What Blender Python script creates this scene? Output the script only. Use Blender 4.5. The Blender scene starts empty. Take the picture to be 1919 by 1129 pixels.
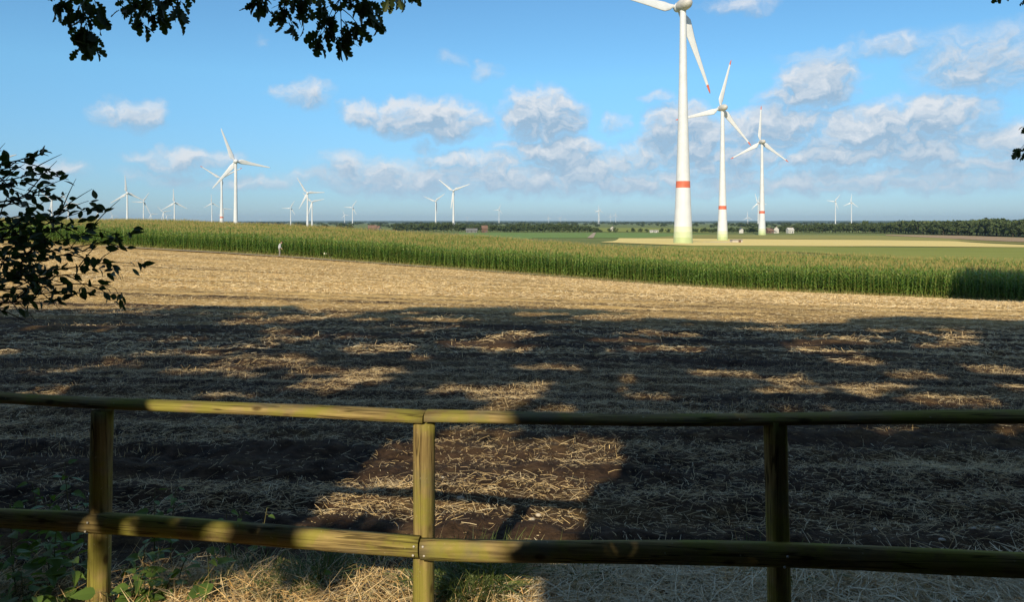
import bpy, math, random
import numpy as np
from mathutils import Vector, Matrix

R = math.radians
rng = np.random.default_rng(7)
random.seed(7)
S = bpy.context.scene
COL = S.collection

# ------------------------------------------------------------------ camera, sky, sun, exposure
F, HOR, CX = 1370.0, 416.0, 959.5        # focal length and horizon of the photograph (its own pixels)
EYE = 1.84                               # eye height above the verge by the fence
cam = bpy.data.cameras.new('camera')
cam.sensor_width = 36.0
cam.lens = F / 1919 * 36
cam.shift_y = -(564.5 - HOR) / 1919
cam.clip_start = 0.05
cam.clip_end = 60000
cam_o = bpy.data.objects.new('camera', cam)
COL.objects.link(cam_o)
cam_o.location = (0, 0, EYE)
cam_o.rotation_euler = (R(90), 0, 0)
S.camera = cam_o

SUN_AZ, SUN_EL = R(15.0), R(30.0)        # shadows run away from the camera, a little to the right
TS = math.tan(SUN_AZ)
SX = math.cos(SUN_EL) * math.sin(SUN_AZ) / math.sin(SUN_EL)     # shadow run per metre of height
SY = math.cos(SUN_EL) * math.cos(SUN_AZ) / math.sin(SUN_EL)
to_sun = Vector((-math.sin(SUN_AZ) * math.cos(SUN_EL), -math.cos(SUN_AZ) * math.cos(SUN_EL), math.sin(SUN_EL)))
sl = bpy.data.lights.new('sun', 'SUN')
sl.energy = 5.0
sl.angle = R(0.53)
sl.color = (1.0, 0.845, 0.59)
so = bpy.data.objects.new('sun', sl)
COL.objects.link(so)
so.rotation_euler = (-to_sun).to_track_quat('-Z', 'Y').to_euler()
so.location = (-20, -60, 60)

W = bpy.data.worlds.new('World')
S.world = W
W.use_nodes = True
SKY_STRENGTH = 0.096
S.view_settings.view_transform = 'Standard'
S.view_settings.look = 'None'
S.view_settings.exposure = 0.2
S.view_settings.gamma = 1.0
S.cycles.use_denoising = True
S.cycles.max_bounces = 8
S.cycles.diffuse_bounces = 4
S.cycles.volume_bounces = 0
S.cycles.transparent_max_bounces = 4

# ---- node helpers
def nd(nt, t, **kw):
    n = nt.nodes.new(t)
    for k, v in kw.items():
        if k.startswith('i_'):
            n.inputs[k[2:].replace('_', ' ')].default_value = v
        else:
            setattr(n, k, v)
    return n
def setin(nt, sock, v):
    if isinstance(v, bpy.types.NodeSocket):
        nt.links.new(v, sock)
    else:
        sock.default_value = v
def mth(nt, op, a, b=None, c=None, clamp=False):
    n = nt.nodes.new('ShaderNodeMath'); n.operation = op; n.use_clamp = clamp
    setin(nt, n.inputs[0], a)
    if b is not None: setin(nt, n.inputs[1], b)
    if c is not None: setin(nt, n.inputs[2], c)
    return n.outputs[0]
def vmth(nt, op, a, b=None):
    n = nt.nodes.new('ShaderNodeVectorMath'); n.operation = op
    setin(nt, n.inputs[0], a)
    if b is not None: setin(nt, n.inputs[1], b)
    return n.outputs['Value'] if op in ('LENGTH', 'DOT_PRODUCT') else n.outputs[0]
def mrange(nt, v, a, b, c=0.0, d=1.0, smooth=True):
    n = nt.nodes.new('ShaderNodeMapRange')
    n.interpolation_type = 'SMOOTHSTEP' if smooth else 'LINEAR'
    setin(nt, n.inputs[0], v)
    for i, x in enumerate((a, b, c, d)): n.inputs[i + 1].default_value = x
    return n.outputs[0]
def mixc(nt, f, a, b, mode='MIX'):
    n = nt.nodes.new('ShaderNodeMix'); n.data_type = 'RGBA'; n.blend_type = mode
    setin(nt, n.inputs[0], f)
    for s, v in ((n.inputs[6], a), (n.inputs[7], b)):
        if isinstance(v, tuple): v = (v + (1.0,))[:4]
        setin(nt, s, v)
    return n.outputs[2]
def noise(nt, vec, scale, detail=4.0, rough=0.55, col=False):
    n = nt.nodes.new('ShaderNodeTexNoise')
    n.inputs['Scale'].default_value = scale
    n.inputs['Detail'].default_value = detail
    n.inputs['Roughness'].default_value = rough
    if vec is not None: nt.links.new(vec, n.inputs['Vector'])
    return n.outputs['Color' if col else 'Fac']
def mapping(nt, vec, scale=(1, 1, 1), rot=(0, 0, 0), loc=(0, 0, 0)):
    n = nt.nodes.new('ShaderNodeMapping')
    n.inputs['Scale'].default_value = scale
    n.inputs['Rotation'].default_value = rot
    n.inputs['Location'].default_value = loc
    nt.links.new(vec, n.inputs['Vector'])
    return n.outputs[0]

# ---- the sky: a clear late-summer sky with broken cumulus, placed by compass bearing and elevation
CLOUDS = [  # bearing and height read off the photograph, half width, half height, weight
 (1676,84,60,18,.55),(1843,118,85,46,.72),(1531,160,60,36,1.0),(1480,186,45,22,.8),(1744,224,72,34,1.0),(1447,236,95,26,.95),
 (1630,242,95,36,1.0),(1580,282,75,26,.9),(1752,288,75,20,.8),(1657,322,120,14,.7),(1268,238,50,36,1.0),
 (1300,265,75,36,.9),(1500,302,45,20,.75),(1386,327,60,14,.7),(1895,268,60,26,.85),(1847,198,32,12,.5),
 (1390,6,60,14,.55),(1554,106,65,13,.5),(1687,188,42,12,.5),(1016,215,60,42,1.1),(1045,282,72,27,1.0),
 (970,270,45,16,.6),(804,222,92,32,1.05),(745,205,35,20,.8),(680,211,34,21,.85),(910,136,26,15,.45),(852,112,24,12,.4),
 (928,313,52,22,.8),(1140,317,80,25,.8),(855,317,46,20,.75),(655,302,58,18,.6),(797,277,22,10,.5),(775,312,26,14,.6),
 (1151,232,26,15,.5),(1235,182,34,11,.45),(1225,285,60,26,.8),(242,214,46,22,.72),(580,176,40,22,.72),
 (345,300,62,18,.75),(410,300,45,14,.6),(92,322,40,17,.7),(500,75,14,11,.35),(300,330,60,14,.5),(600,338,80,14,.5),
 (760,338,160,26,.85),(980,338,150,28,.9),(1180,342,140,26,.85),(690,322,70,24,.8),(1090,325,80,26,.95),(480,345,100,14,.6),(880,300,90,20,.75),(1330,300,70,26,.85),(1790,340,140,20,.75),(1560,342,150,20,.8),(1400,285,70,30,.85),(1700,270,90,26,.85),(1840,310,80,20,.75),(1370,345,110,18,.75)]
def cloud_group():
    g = bpy.data.node_groups.new('cloud_cover', 'ShaderNodeTree')
    g.interface.new_socket('Dir', in_out='INPUT', socket_type='NodeSocketVector')
    g.interface.new_socket('Cover', in_out='OUTPUT', socket_type='NodeSocketFloat')
    gi = g.nodes.new('NodeGroupInput'); go = g.nodes.new('NodeGroupOutput')
    ae = gi.outputs[0]                       # (bearing, elevation, 0), already warped
    tot = None
    for px, py, hw, hh, s in CLOUDS:
        az = math.atan((px - CX) / F); el = math.atan((HOR - py) / F * math.cos(az))
        v = vmth(g, 'SUBTRACT', ae, (az, el, 0))
        v = vmth(g, 'MULTIPLY', v, (F / hw * 0.8, F / hh * 0.8, 0))
        d = vmth(g, 'DOT_PRODUCT', v, v)
        b = mth(g, 'MULTIPLY_ADD', d, -s * 0.62, s)          # falls off with the square of the distance
        b = mth(g, 'MAXIMUM', b, 0.0)
        tot = b if tot is None else mth(g, 'MAXIMUM', tot, b)
    sp = g.nodes.new('ShaderNodeSeparateXYZ'); g.links.new(ae, sp.inputs[0])
    # broken cloud added out of view, its cover raised to neutralise the shade
    away = mrange(g, mth(g, 'ABSOLUTE', sp.outputs[0]), 0.60, 0.75)
    n1 = noise(g, mapping(g, ae, (1, 2.0, 1)), 5.5, 2.0, 0.5)
    low = mrange(g, sp.outputs[1], 1.7, 0.25)
    wild = mth(g, 'MULTIPLY', mth(g, 'MULTIPLY', mrange(g, n1, 0.36, 0.60), low), away)
    wild = mth(g, 'MULTIPLY', wild, mrange(g, sp.outputs[1], -0.01, 0.03))
    tot = mth(g, 'MAXIMUM', tot, wild)
    g.links.new(tot, go.inputs[0])
    return g
def build_world():
    nt = W.node_tree
    nt.nodes.clear()
    out = nt.nodes.new('ShaderNodeOutputWorld')
    bg = nt.nodes.new('ShaderNodeBackground')
    bg.inputs['Strength'].default_value = SKY_STRENGTH
    nt.links.new(bg.outputs[0], out.inputs[0])
    sky = nt.nodes.new('ShaderNodeTexSky')
    sky.sky_type = 'NISHITA'
    sky.sun_disc = False
    sky.sun_elevation = SUN_EL
    sky.sun_rotation = math.pi + SUN_AZ
    sky.altitude = 0
    sky.air_density = 1.0
    sky.dust_density = 0.1
    sky.ozone_density = 1.6
    tc = nt.nodes.new('ShaderNodeTexCoord')
    d = vmth(nt, 'NORMALIZE', tc.outputs['Generated'])
    sp = nt.nodes.new('ShaderNodeSeparateXYZ'); nt.links.new(d, sp.inputs[0])
    az = mth(nt, 'ARCTAN2', sp.outputs[0], sp.outputs[1])
    el = mth(nt, 'ARCSINE', sp.outputs[2])
    cb = nt.nodes.new('ShaderNodeCombineXYZ')
    nt.links.new(az, cb.inputs[0]); nt.links.new(el, cb.inputs[1])
    ae = cb.outputs[0]
    wn = vmth(nt, 'SUBTRACT', noise(nt, ae, 26.0, 4.0, 0.55, col=True), (0.5, 0.5, 0.5))
    wn = vmth(nt, 'MULTIPLY', wn, (0.070, 0.042, 0.0))
    aw = vmth(nt, 'ADD', ae, wn)
    g = cloud_group()
    def cover(vec):
        n = nt.nodes.new('ShaderNodeGroup'); n.node_tree = g
        nt.links.new(vec, n.inputs[0]); return n.outputs[0]
    fb = noise(nt, mapping(nt, aw, (1, 1.5, 1)), 38.0, 7.0, 0.58)
    fb_up = noise(nt, mapping(nt, vmth(nt, 'ADD', aw, (-0.004, 0.009, 0)), (1, 1.5, 1)), 38.0, 5.0, 0.55)
    c0 = cover(aw)
    c1 = cover(vmth(nt, 'ADD', aw, (-0.003, 0.016, 0)))
    raw = mth(nt, 'MULTIPLY', c0, mth(nt, 'MULTIPLY_ADD', fb, 1.9, 0.05))
    raw1 = mth(nt, 'MULTIPLY', c1, mth(nt, 'MULTIPLY_ADD', fb_up, 1.9, 0.05))
    alpha = mth(nt, 'MULTIPLY', mrange(nt, raw, 0.04, 0.88), 0.90)
    grain = mth(nt, 'SUBTRACT', noise(nt, mapping(nt, aw, (1, 1.3, 1)), 95.0, 4.0, 0.6), 0.5)
    lit = mth(nt, 'MULTIPLY_ADD', mth(nt, 'SUBTRACT', raw, raw1), 1.25, mth(nt, 'MULTIPLY_ADD', grain, 0.9, 0.24), clamp=True)
    ccol = mixc(nt, lit, (3.15, 4.4, 5.75), (7.3, 7.45, 7.65))
    # low clouds are seen through more air
    airy = mrange(nt, el, 0.10, 0.0, 0.0, 0.75)
    ccol = mixc(nt, airy, ccol, (4.2, 5.5, 6.9))
    tint = mixc(nt, mrange(nt, el, 0.0, 0.19, smooth=False), (0.38, 0.55, 0.92), (0.66, 1.07, 1.25))
    skyc = mixc(nt, 1.0, sky.outputs[0], tint, 'MULTIPLY')
    fin = mixc(nt, alpha, skyc, ccol)
    nt.links.new(fin, bg.inputs['Color'])
build_world()

# ------------------------------------------------------------------ general helpers
def at(px, py, Y):
    return Vector(((px - CX) / F * Y, Y, EYE + (HOR - py) / F * Y))
def mesh_np(name, V, Fc, smooth=False):
    V = np.asarray(V, np.float32).reshape(-1, 3); Fc = np.asarray(Fc, np.int32)
    m, k = Fc.shape
    me = bpy.data.meshes.new(name)
    me.vertices.add(len(V)); me.vertices.foreach_set('co', V.ravel())
    me.loops.add(m * k); me.loops.foreach_set('vertex_index', Fc.ravel())
    me.polygons.add(m)
    me.polygons.foreach_set('loop_start', np.arange(0, m * k, k, dtype=np.int32))
    if smooth: me.polygons.foreach_set('use_smooth', np.ones(m, bool))
    me.update(calc_edges=True)
    return me
class MB:
    """collects shapes into one mesh"""
    def __init__(s): s.v = []; s.f = []; s.m = []
    def add(s, vs, fs, mi=0):
        o = len(s.v); s.v += [tuple(v) for v in vs]; s.f += [tuple(i + o for i in f) for f in fs]; s.m += [mi] * len(fs)
    def box(s, x0, x1, y0, y1, z0, z1, mi=0):
        vs = [(x, y, z) for z in (z0, z1) for y in (y0, y1) for x in (x0, x1)]
        s.add(vs, [(0, 2, 3, 1), (4, 5, 7, 6), (0, 1, 5, 4), (2, 6, 7, 3), (0, 4, 6, 2), (1, 3, 7, 5)], mi)
    def tube(s, pts, rad, n=6, mi=0, caps=True):
        pts = [Vector(p) for p in pts]; rings = []
        for i, p in enumerate(pts):
            t = (pts[min(i + 1, len(pts) - 1)] - pts[max(i - 1, 0)]).normalized()
            a = t.cross(Vector((0, 0, 1)))
            a = (a if a.length > .05 else t.cross(Vector((0, 1, 0)))).normalized(); b = t.cross(a)
            r = rad[i] if hasattr(rad, '__len__') else rad
            rings.append([p + a * (r * math.cos(q)) + b * (r * math.sin(q)) for q in [2 * math.pi * k / n for k in range(n)]])
        vs = [v for r_ in rings for v in r_]
        fs = [(i * n + k, i * n + (k + 1) % n, (i + 1) * n + (k + 1) % n, (i + 1) * n + k) for i in range(len(pts) - 1) for k in range(n)]
        if caps: fs += [tuple(range(n - 1, -1, -1)), tuple((len(pts) - 1) * n + k for k in range(n))]
        s.add(vs, fs, mi)
    def lathe(s, prof, n=24, mi=0, axis='z', closed=True):
        vs = []
        for r, h in prof:
            for k in range(n):
                q = 2 * math.pi * k / n
                vs.append((r * math.cos(q), r * math.sin(q), h) if axis == 'z' else (r * math.cos(q), h, -r * math.sin(q)))
        fs = [(i * n + k, i * n + (k + 1) % n, (i + 1) * n + (k + 1) % n, (i + 1) * n + k) for i in range(len(prof) - 1) for k in range(n)]
        if closed: fs += [tuple(range(n - 1, -1, -1)), tuple((len(prof) - 1) * n + k for k in range(n))]
        s.add(vs, fs, mi)
    def mesh(s, name, mats, smooth=False):
        me = bpy.data.meshes.new(name)
        me.from_pydata(s.v, [], s.f)
        for m in (mats if isinstance(mats, (list, tuple)) else [mats]): me.materials.append(m)
        if any(s.m): me.polygons.foreach_set('material_index', s.m)
        if smooth: me.polygons.foreach_set('use_smooth', [True] * len(s.f))
        me.update(); return me
    def build(s, name, mats, parent=None, smooth=False):
        return link(name, s.mesh(name, mats, smooth), parent)
def link(name, me, parent=None, mat=None):
    o = bpy.data.objects.new(name, me); COL.objects.link(o)
    if mat is not None: me.materials.append(mat)
    if parent is not None: o.parent = parent
    return o
def tag(o, label=None, cat=None, group=None, kind=None):
    for k, v in (('label', label), ('category', cat), ('group', group), ('kind', kind)):
        if v: o[k] = v
    return o
def empty(name, loc, rz=0.0, label=None, cat=None, group=None):
    o = bpy.data.objects.new(name, None); COL.objects.link(o)
    o.location = loc; o.rotation_euler = (0, 0, rz); o.empty_display_size = .2
    return tag(o, label, cat, group)
# numpy value noise
def _h(i, j, s):
    n = (i * 374761393 + j * 668265263 + s * 974634777) & 0x7fffffff
    n = ((n ^ (n >> 13)) * 1274126177) & 0x7fffffff
    return ((n ^ (n >> 16)) & 0xffff) / 65535.0
def vn(x, y, s=0):
    x = np.asarray(x, float); y = np.asarray(y, float)
    i = np.floor(x).astype(np.int64); j = np.floor(y).astype(np.int64)
    u = x - i; v = y - j; u = u * u * (3 - 2 * u); v = v * v * (3 - 2 * v)
    return (_h(i, j, s) * (1 - u) + _h(i + 1, j, s) * u) * (1 - v) + (_h(i, j + 1, s) * (1 - u) + _h(i + 1, j + 1, s) * u) * v
def fbm(x, y, s=0, o=4):
    t = 0; a = .5
    for k in range(o):
        t = t + a * vn(x * 2 ** k + 17.3 * k, y * 2 ** k - 9.1 * k, s + k); a *= .5
    return t / (1 - .5 ** o)

# ------------------------------------------------------------------ materials
MATS = {}
def material(name, fn, rough=0.85, spec=0.2):
    m = bpy.data.materials.new(name); m.use_nodes = True
    nt = m.node_tree; b = nt.nodes['Principled BSDF']
    b.inputs['Roughness'].default_value = rough
    b.inputs['Specular IOR Level'].default_value = spec
    fn(nt, b); MATS[name] = m; return m
def pos(nt): return nt.nodes.new('ShaderNodeNewGeometry').outputs['Position']
def objc(nt): return nt.nodes.new('ShaderNodeTexCoord').outputs['Object']
def island(nt): return nt.nodes.new('ShaderNodeNewGeometry').outputs['Random Per Island']
def bump(nt, b, h, strength=.4, dist=.02):
    n = nt.nodes.new('ShaderNodeBump'); n.inputs['Strength'].default_value = strength; n.inputs['Distance'].default_value = dist
    nt.links.new(h, n.inputs['Height']); nt.links.new(n.outputs[0], b.inputs['Normal'])
def varied(c1, c2, scale=3.0, use='pos', detail=4):
    def fn(nt, b):
        v = noise(nt, pos(nt) if use == 'pos' else objc(nt), scale, detail)
        nt.links.new(mixc(nt, mrange(nt, v, .3, .7), c1, c2), b.inputs['Base Color'])
    return fn
def by_island(cols):
    def fn(nt, b):
        r = nt.nodes.new('ShaderNodeValToRGB'); e = r.color_ramp.elements
        while len(e) < len(cols): e.new(.5)
        for i, c in enumerate(cols): e[i].position = i / (len(cols) - 1); e[i].color = c + (1,)
        nt.links.new(island(nt), r.inputs[0]); nt.links.new(r.outputs[0], b.inputs['Base Color'])
    return fn
def leafy(cols, trans=.35):
    """thin leaf: colour by leaf, some light passes through"""
    def fn(nt, b):
        by_island(cols)(nt, b)
        t = nt.nodes.new('ShaderNodeBsdfTranslucent')
        src = b.inputs['Base Color'].links[0].from_socket
        c = mixc(nt, 1.0, src, (1.25, 1.25, .6), 'MULTIPLY')
        nt.links.new(c, t.inputs['Color'])
        mx = nt.nodes.new('ShaderNodeMixShader'); mx.inputs[0].default_value = trans
        nt.links.new(b.outputs[0], mx.inputs[1]); nt.links.new(t.outputs[0], mx.inputs[2])
        nt.links.new(mx.outputs[0], nt.nodes['Material Output'].inputs[0])
    return fn
def wood_fn(stretch):
    def fn(nt, b):
        o = objc(nt)
        g = noise(nt, mapping(nt, o, stretch), 1.0, 6.0, .62)
        big = noise(nt, o, 3.2, 4.0, .6)
        alg = noise(nt, mapping(nt, o, (1, 1, 1), loc=(3, 7, 1)), 6.5, 5.0, .65)
        c = mixc(nt, mrange(nt, g, .30, .70), (.125, .09, .042), (.34, .265, .115))
        c = mixc(nt, mth(nt, 'MULTIPLY', mrange(nt, alg, .40, .64), .75), c, (.225, .22, .042))
        c = mixc(nt, mth(nt, 'MULTIPLY', mrange(nt, big, .50, .68), .55), c, (.15, .14, .115))
        vo = nt.nodes.new('ShaderNodeTexVoronoi'); vo.inputs['Scale'].default_value = 1.0; nt.links.new(mapping(nt, o, tuple(9.0 if x > 10 else 4.5 for x in stretch)), vo.inputs['Vector'])
        c = mixc(nt, mth(nt, 'MULTIPLY', mrange(nt, vo.outputs['Distance'], .16, .05), .8), c, (.055, .036, .018))
        ck = noise(nt, mapping(nt, o, tuple(x * .45 if x > 10 else x * .35 for x in stretch), loc=(5, 2, 9)), 1.0, 3.0, .5)
        ck = mrange(nt, mth(nt, 'ABSOLUTE', mth(nt, 'SUBTRACT', ck, .5)), .004, .022, 1.0, 0.0)
        c = mixc(nt, mth(nt, 'MULTIPLY', ck, .75), c, (.03, .022, .012))
        fl = noise(nt, o, 62.0, 2.0, .5)
        c = mixc(nt, mth(nt, 'MULTIPLY', mrange(nt, fl, .70, .78), .55), c, (.45, .43, .33))
        nt.links.new(c, b.inputs['Base Color'])
        bump(nt, b, g, .55, .006)
    return fn
material('post_wood', wood_fn((60, 60, 2.6)), .95, .05)
material('rail_wood', wood_fn((2.6, 62, 62)), .95, .05)
material('nail_steel', varied((.35, .34, .32), (.55, .53, .5), 40, 'obj'), .5, .5)
def soil_fn(nt, b):
    p = pos(nt)
    q = nt.nodes.new('ShaderNodeSeparateXYZ'); nt.links.new(p, q.inputs[0])
    qq = nt.nodes.new('ShaderNodeCombineXYZ'); nt.links.new(q.outputs[0], qq.inputs[0]); nt.links.new(mth(nt, 'MULTIPLY_ADD', q.outputs[0], .15, q.outputs[1]), qq.inputs[1]); nt.links.new(q.outputs[2], qq.inputs[2]); rowp = qq.outputs[0]
    n = noise(nt, p, 9.0, 6.0, .65); n2 = noise(nt, p, 1.1, 3.0)
    c = mixc(nt, mrange(nt, n, .3, .75), (.014, .010, .009), (.080, .050, .032))
    c = mixc(nt, mth(nt, 'MULTIPLY', mrange(nt, n2, .35, .7), .45), c, (.088, .056, .035))
    # straw litter lying on the soil, in drawn-out swaths; it covers most of the field away from the headland
    sp = nt.nodes.new('ShaderNodeSeparateXYZ'); nt.links.new(p, sp.inputs[0])
    sw = noise(nt, mapping(nt, rowp, (.05, .95, .3)), 1.0, 5.0, .6)
    fine = noise(nt, mapping(nt, rowp, (7.0, 12.0, 6.0)), 1.0, 6.0, .78)
    fine2 = noise(nt, mapping(nt, rowp, (.5, 3.6, 1.0)), 1.0, 5.0, .7)
    far = mrange(nt, sp.outputs[1], 13.0, 30.0, 0.0, 1.0)
    cov = mth(nt, 'ADD', mth(nt, 'MULTIPLY', sw, .9), mth(nt, 'ADD', mth(nt, 'MULTIPLY', fine, 1.05), mth(nt, 'MULTIPLY', fine2, .45)))
    cov = mrange(nt, mth(nt, 'ADD', cov, mth(nt, 'MULTIPLY', far, .16)), 1.12, 1.46)
    cov = mth(nt, 'MULTIPLY', cov, mth(nt, 'MULTIPLY_ADD', far, .78, .10))
    straw = mixc(nt, mrange(nt, noise(nt, p, 2.3, 4.0), .3, .7), (.60, .385, .145), (.80, .56, .225))
    c = mixc(nt, cov, c, straw)
    nt.links.new(c, b.inputs['Base Color'])
    bump(nt, b, mth(nt, 'ADD', n, mth(nt, 'MULTIPLY', fine, .8)), .7, .04)
material('stubble_soil', soil_fn, .95, .08)
material('straw', by_island([(.50, .35, .16), (.78, .60, .32), (.62, .45, .21), (.84, .72, .47), (.44, .31, .17)]), .6, .35)
def verge_fn(nt, b):
    p = pos(nt); n = noise(nt, p, 5.0, 5.0)
    nt.links.new(mixc(nt, mrange(nt, n, .3, .7), (.06, .042, .024), (.17, .115, .055)), b.inputs['Base Color']); bump(nt, b, n, .6, .04)
material('verge_soil', verge_fn, .95, .08)
material('dry_grass', by_island([(.48, .28, .09), (.66, .46, .20), (.42, .28, .13), (.70, .56, .34), (.62, .50, .30), (.32, .28, .11)]), .6, .3)
material('green_grass', leafy([(.07, .11, .025), (.12, .17, .04), (.09, .13, .05), (.16, .19, .06)], .25), .5, .35)
material('corn_leaf', leafy([(.075, .16, .032), (.13, .25, .045), (.21, .31, .065), (.10, .20, .036), (.27, .33, .09)], .40), .45, .4)
material('corn_stalk', varied((.12, .15, .035), (.20, .21, .06), 2.0), .6, .25)
material('corn_tassel', by_island([(.30, .23, .085), (.38, .31, .12), (.28, .27, .09)]), .8, .1)
material('turbine_white', varied((.54, .575, .64), (.60, .635, .70), .25, 'obj'), .45, .4)
material('nacelle_grey', varied((.38, .38, .39), (.52, .52, .52), .6, 'obj'), .5, .4)
material('band_red', varied((.52, .125, .075), (.58, .155, .095), .5, 'obj'), .5, .35)
for i, c in enumerate(((.54, .58, .46), (.46, .53, .35), (.38, .46, .25))):
    material('base_green_%d' % i, varied(c, tuple(x * 1.08 for x in c), .4, 'obj'), .5, .35)
material('concrete', varied((.38, .34, .31), (.48, .44, .40), 2.0), .9, .1)
material('bark', varied((.045, .035, .025), (.11, .09, .065), 9.0, 'obj', 6), .95, .1)
material('twig_bark', varied((.035, .027, .02), (.08, .06, .04), 20.0, 'obj', 4), .9, .1)
material('oak_leaf', leafy([(.030, .050, .014), (.055, .080, .022), (.042, .066, .017), (.10, .115, .038)], .32), .55, .3)
material('beech_leaf', leafy([(.022, .045, .013), (.045, .075, .02), (.032, .055, .016), (.07, .10, .03)], .30), .5, .35)
material('crown_leaf', leafy([(.035, .06, .015), (.05, .085, .02), (.07, .10, .03)], .12), .6, .2)
material('weed_leaf', leafy([(.12, .22, .035), (.20, .31, .05), (.09, .16, .04), (.26, .33, .07)], .35), .5, .35)
material('weed_stem', varied((.09, .10, .04), (.15, .13, .06), 12, 'obj'), .7, .2)
material('far_leaf', by_island([(.030, .050, .020), (.050, .078, .030), (.075, .10, .040), (.040, .062, .026), (.095, .112, .050)]), .8, .1)
def field_fn(c1, c2, sc=(.02, .12, .1)):
    def fn(nt, b):
        p = pos(nt)
        n = noise(nt, mapping(nt, p, sc), 1.0, 5.0, .65); n2 = noise(nt, mapping(nt, p, (.5, .9, .5)), 1.0, 3.0)
        c = mixc(nt, mrange(nt, n, .3, .7), c1, c2)
        nt.links.new(mixc(nt, mth(nt, 'MULTIPLY', n2, .35), c, tuple(x * .7 for x in c1)), b.inputs['Base Color'])
    return fn
material('farmland', field_fn((.13, .17, .055), (.20, .22, .075), (.004, .012, .01)), .95, .05)
material('wheat_field', field_fn((.70, .56, .215), (.78, .64, .265)), .95, .05)
material('meadow', field_fn((.215, .245, .055), (.265, .285, .075)), .95, .05)
material('beet_field', field_fn((.145, .235, .065), (.19, .27, .085)), .95, .05)
material('pale_field', field_fn((.33, .24, .15), (.42, .31, .20)), .95, .05)
material('olive_field', field_fn((.25, .25, .075), (.33, .31, .11)), .95, .05)
material('track_earth', varied((.33, .27, .20), (.42, .35, .27), 2.5), .95, .08)
material('brick_red', varied((.12, .075, .06), (.16, .10, .08), .8), .9, .1)
material('plaster_white', varied((.42, .42, .41), (.50, .50, .49), .5), .8, .2)
material('roof_tile', varied((.15, .095, .075), (.20, .13, .10), .8), .9, .1)
material('roof_grey', varied((.12, .125, .13), (.18, .185, .19), .8), .8, .2)
material('window_glass', varied((.03, .035, .045), (.05, .055, .07), 1.0), .15, .5)
material('hill_green', field_fn((.045, .070, .035), (.075, .10, .05), (.002, .004, .01)), .95, .05)
material('shirt', varied((.36, .38, .43), (.45, .46, .50), 9, 'obj'), .85, .1)
material('trousers', varied((.17, .165, .16), (.23, .22, .21), 9, 'obj'), .85, .1)
material('skin', varied((.48, .29, .20), (.54, .34, .24), 9, 'obj'), .55, .3)
material('hair', varied((.04, .03, .025), (.08, .055, .04), 30, 'obj'), .7, .2)
material('shoe', varied((.5, .5, .48), (.62, .62, .6), 20, 'obj'), .7, .2)
material('fur_black', varied((.015, .014, .014), (.04, .036, .034), 30, 'obj'), .75, .2)
material('fur_white', varied((.55, .53, .5), (.68, .66, .62), 30, 'obj'), .85, .1)
M = MATS
# ------------------------------------------------------------------ terrain (all heights in metres; the verge by the fence is 0)
_cx = np.linspace(-400, 400, 1601)
_cz = np.interp(_cx, [-400, -150, -80, -49, -27, 2.2, 17.7, 37.6, 45, 120, 400],
                [-1.5, -1.6, -2.1, -3.08, -3.97, -5.5, -6.40, -6.87, -7.03, -8.0, -9.0]) + EYE
_cz = np.convolve(np.pad(_cz, 12, 'edge'), np.ones(25) / 25, 'valid')
def corn_front(X): return np.maximum(76.7 - .306 * np.asarray(X, float), 34.0)
def corn_back(X): return np.maximum(131 - .58 * np.asarray(X, float), corn_front(X) + 6)
def ground(X, Y):
    X = np.asarray(X, float); Y = np.asarray(Y, float)
    zc = np.interp(X, _cx, _cz); yc = corn_front(X)
    t = np.clip((Y - 3.5) / (yc - 3.5), 0, 1)
    z = zc * t
    u = np.clip((Y - yc - 100) / 460, 0, 1); u = u * u * (3 - 2 * u)
    return z + (-14 + EYE - zc) * u
def hit(px, py):
    """the point of the ground that is seen at a place in the photograph"""
    dx = (px - CX) / F; dz = (HOR - py) / F
    ys = np.geomspace(2.0, 14000, 6000)
    zz = ground(dx * ys, ys) - (EYE + dz * ys)
    k = int(np.argmax(zz > 0)) if (zz > 0).any() else len(ys) - 1
    k = max(k, 1); a, b = zz[k - 1], zz[k]
    y = ys[k - 1] + (ys[k] - ys[k - 1]) * (0 - a) / (b - a + 1e-12)
    return np.array([dx * y, y])
def swath(X, Y):
    """how much straw lies at a place: swaths left by the harvester, roughly along the fence"""
    r = Y + .08 * X + 1.3 * (fbm(X * .11, Y * .11, 3, 2) - .5)
    b = .5 + .5 * np.sin(r * 2 * math.pi / 1.55 + .8)
    return np.clip(.25 * b + .95 * fbm(X * .22, Y * .9, 11, 4) - .18 + .35 * (fbm(X * .7, Y * 1.6, 23, 3) - .5), 0, 1)

def sheet(name, xs, ys, zoff, mat, zf=ground):
    X, Y = np.meshgrid(xs, ys)
    Z = zf(X, Y) + zoff
    n, m = X.shape
    idx = np.arange(n * m).reshape(n, m)
    Fc = np.stack([idx[:-1, :-1], idx[:-1, 1:], idx[1:, 1:], idx[1:, :-1]], -1).reshape(-1, 4)
    return tag(link(name, mesh_np(name, np.stack([X, Y, Z], -1), Fc, True), mat=mat), kind='structure')
gx = np.concatenate([-np.geomspace(16000, 110, 40), np.arange(-100, 101, 5), np.geomspace(110, 16000, 40)])
gy = np.concatenate([[-16000, -4000, -1000, -300, -120], np.arange(-60, 130, 5), np.arange(130, 700, 15), np.geomspace(720, 16000, 40)])
def under(X, Y):
    near = np.clip((corn_front(X) + 2 - Y) / 6, 0, 1)
    return ground(X, Y) - .30 * near
sheet('ground', gx, gy, 0, M['farmland'], under)

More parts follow.
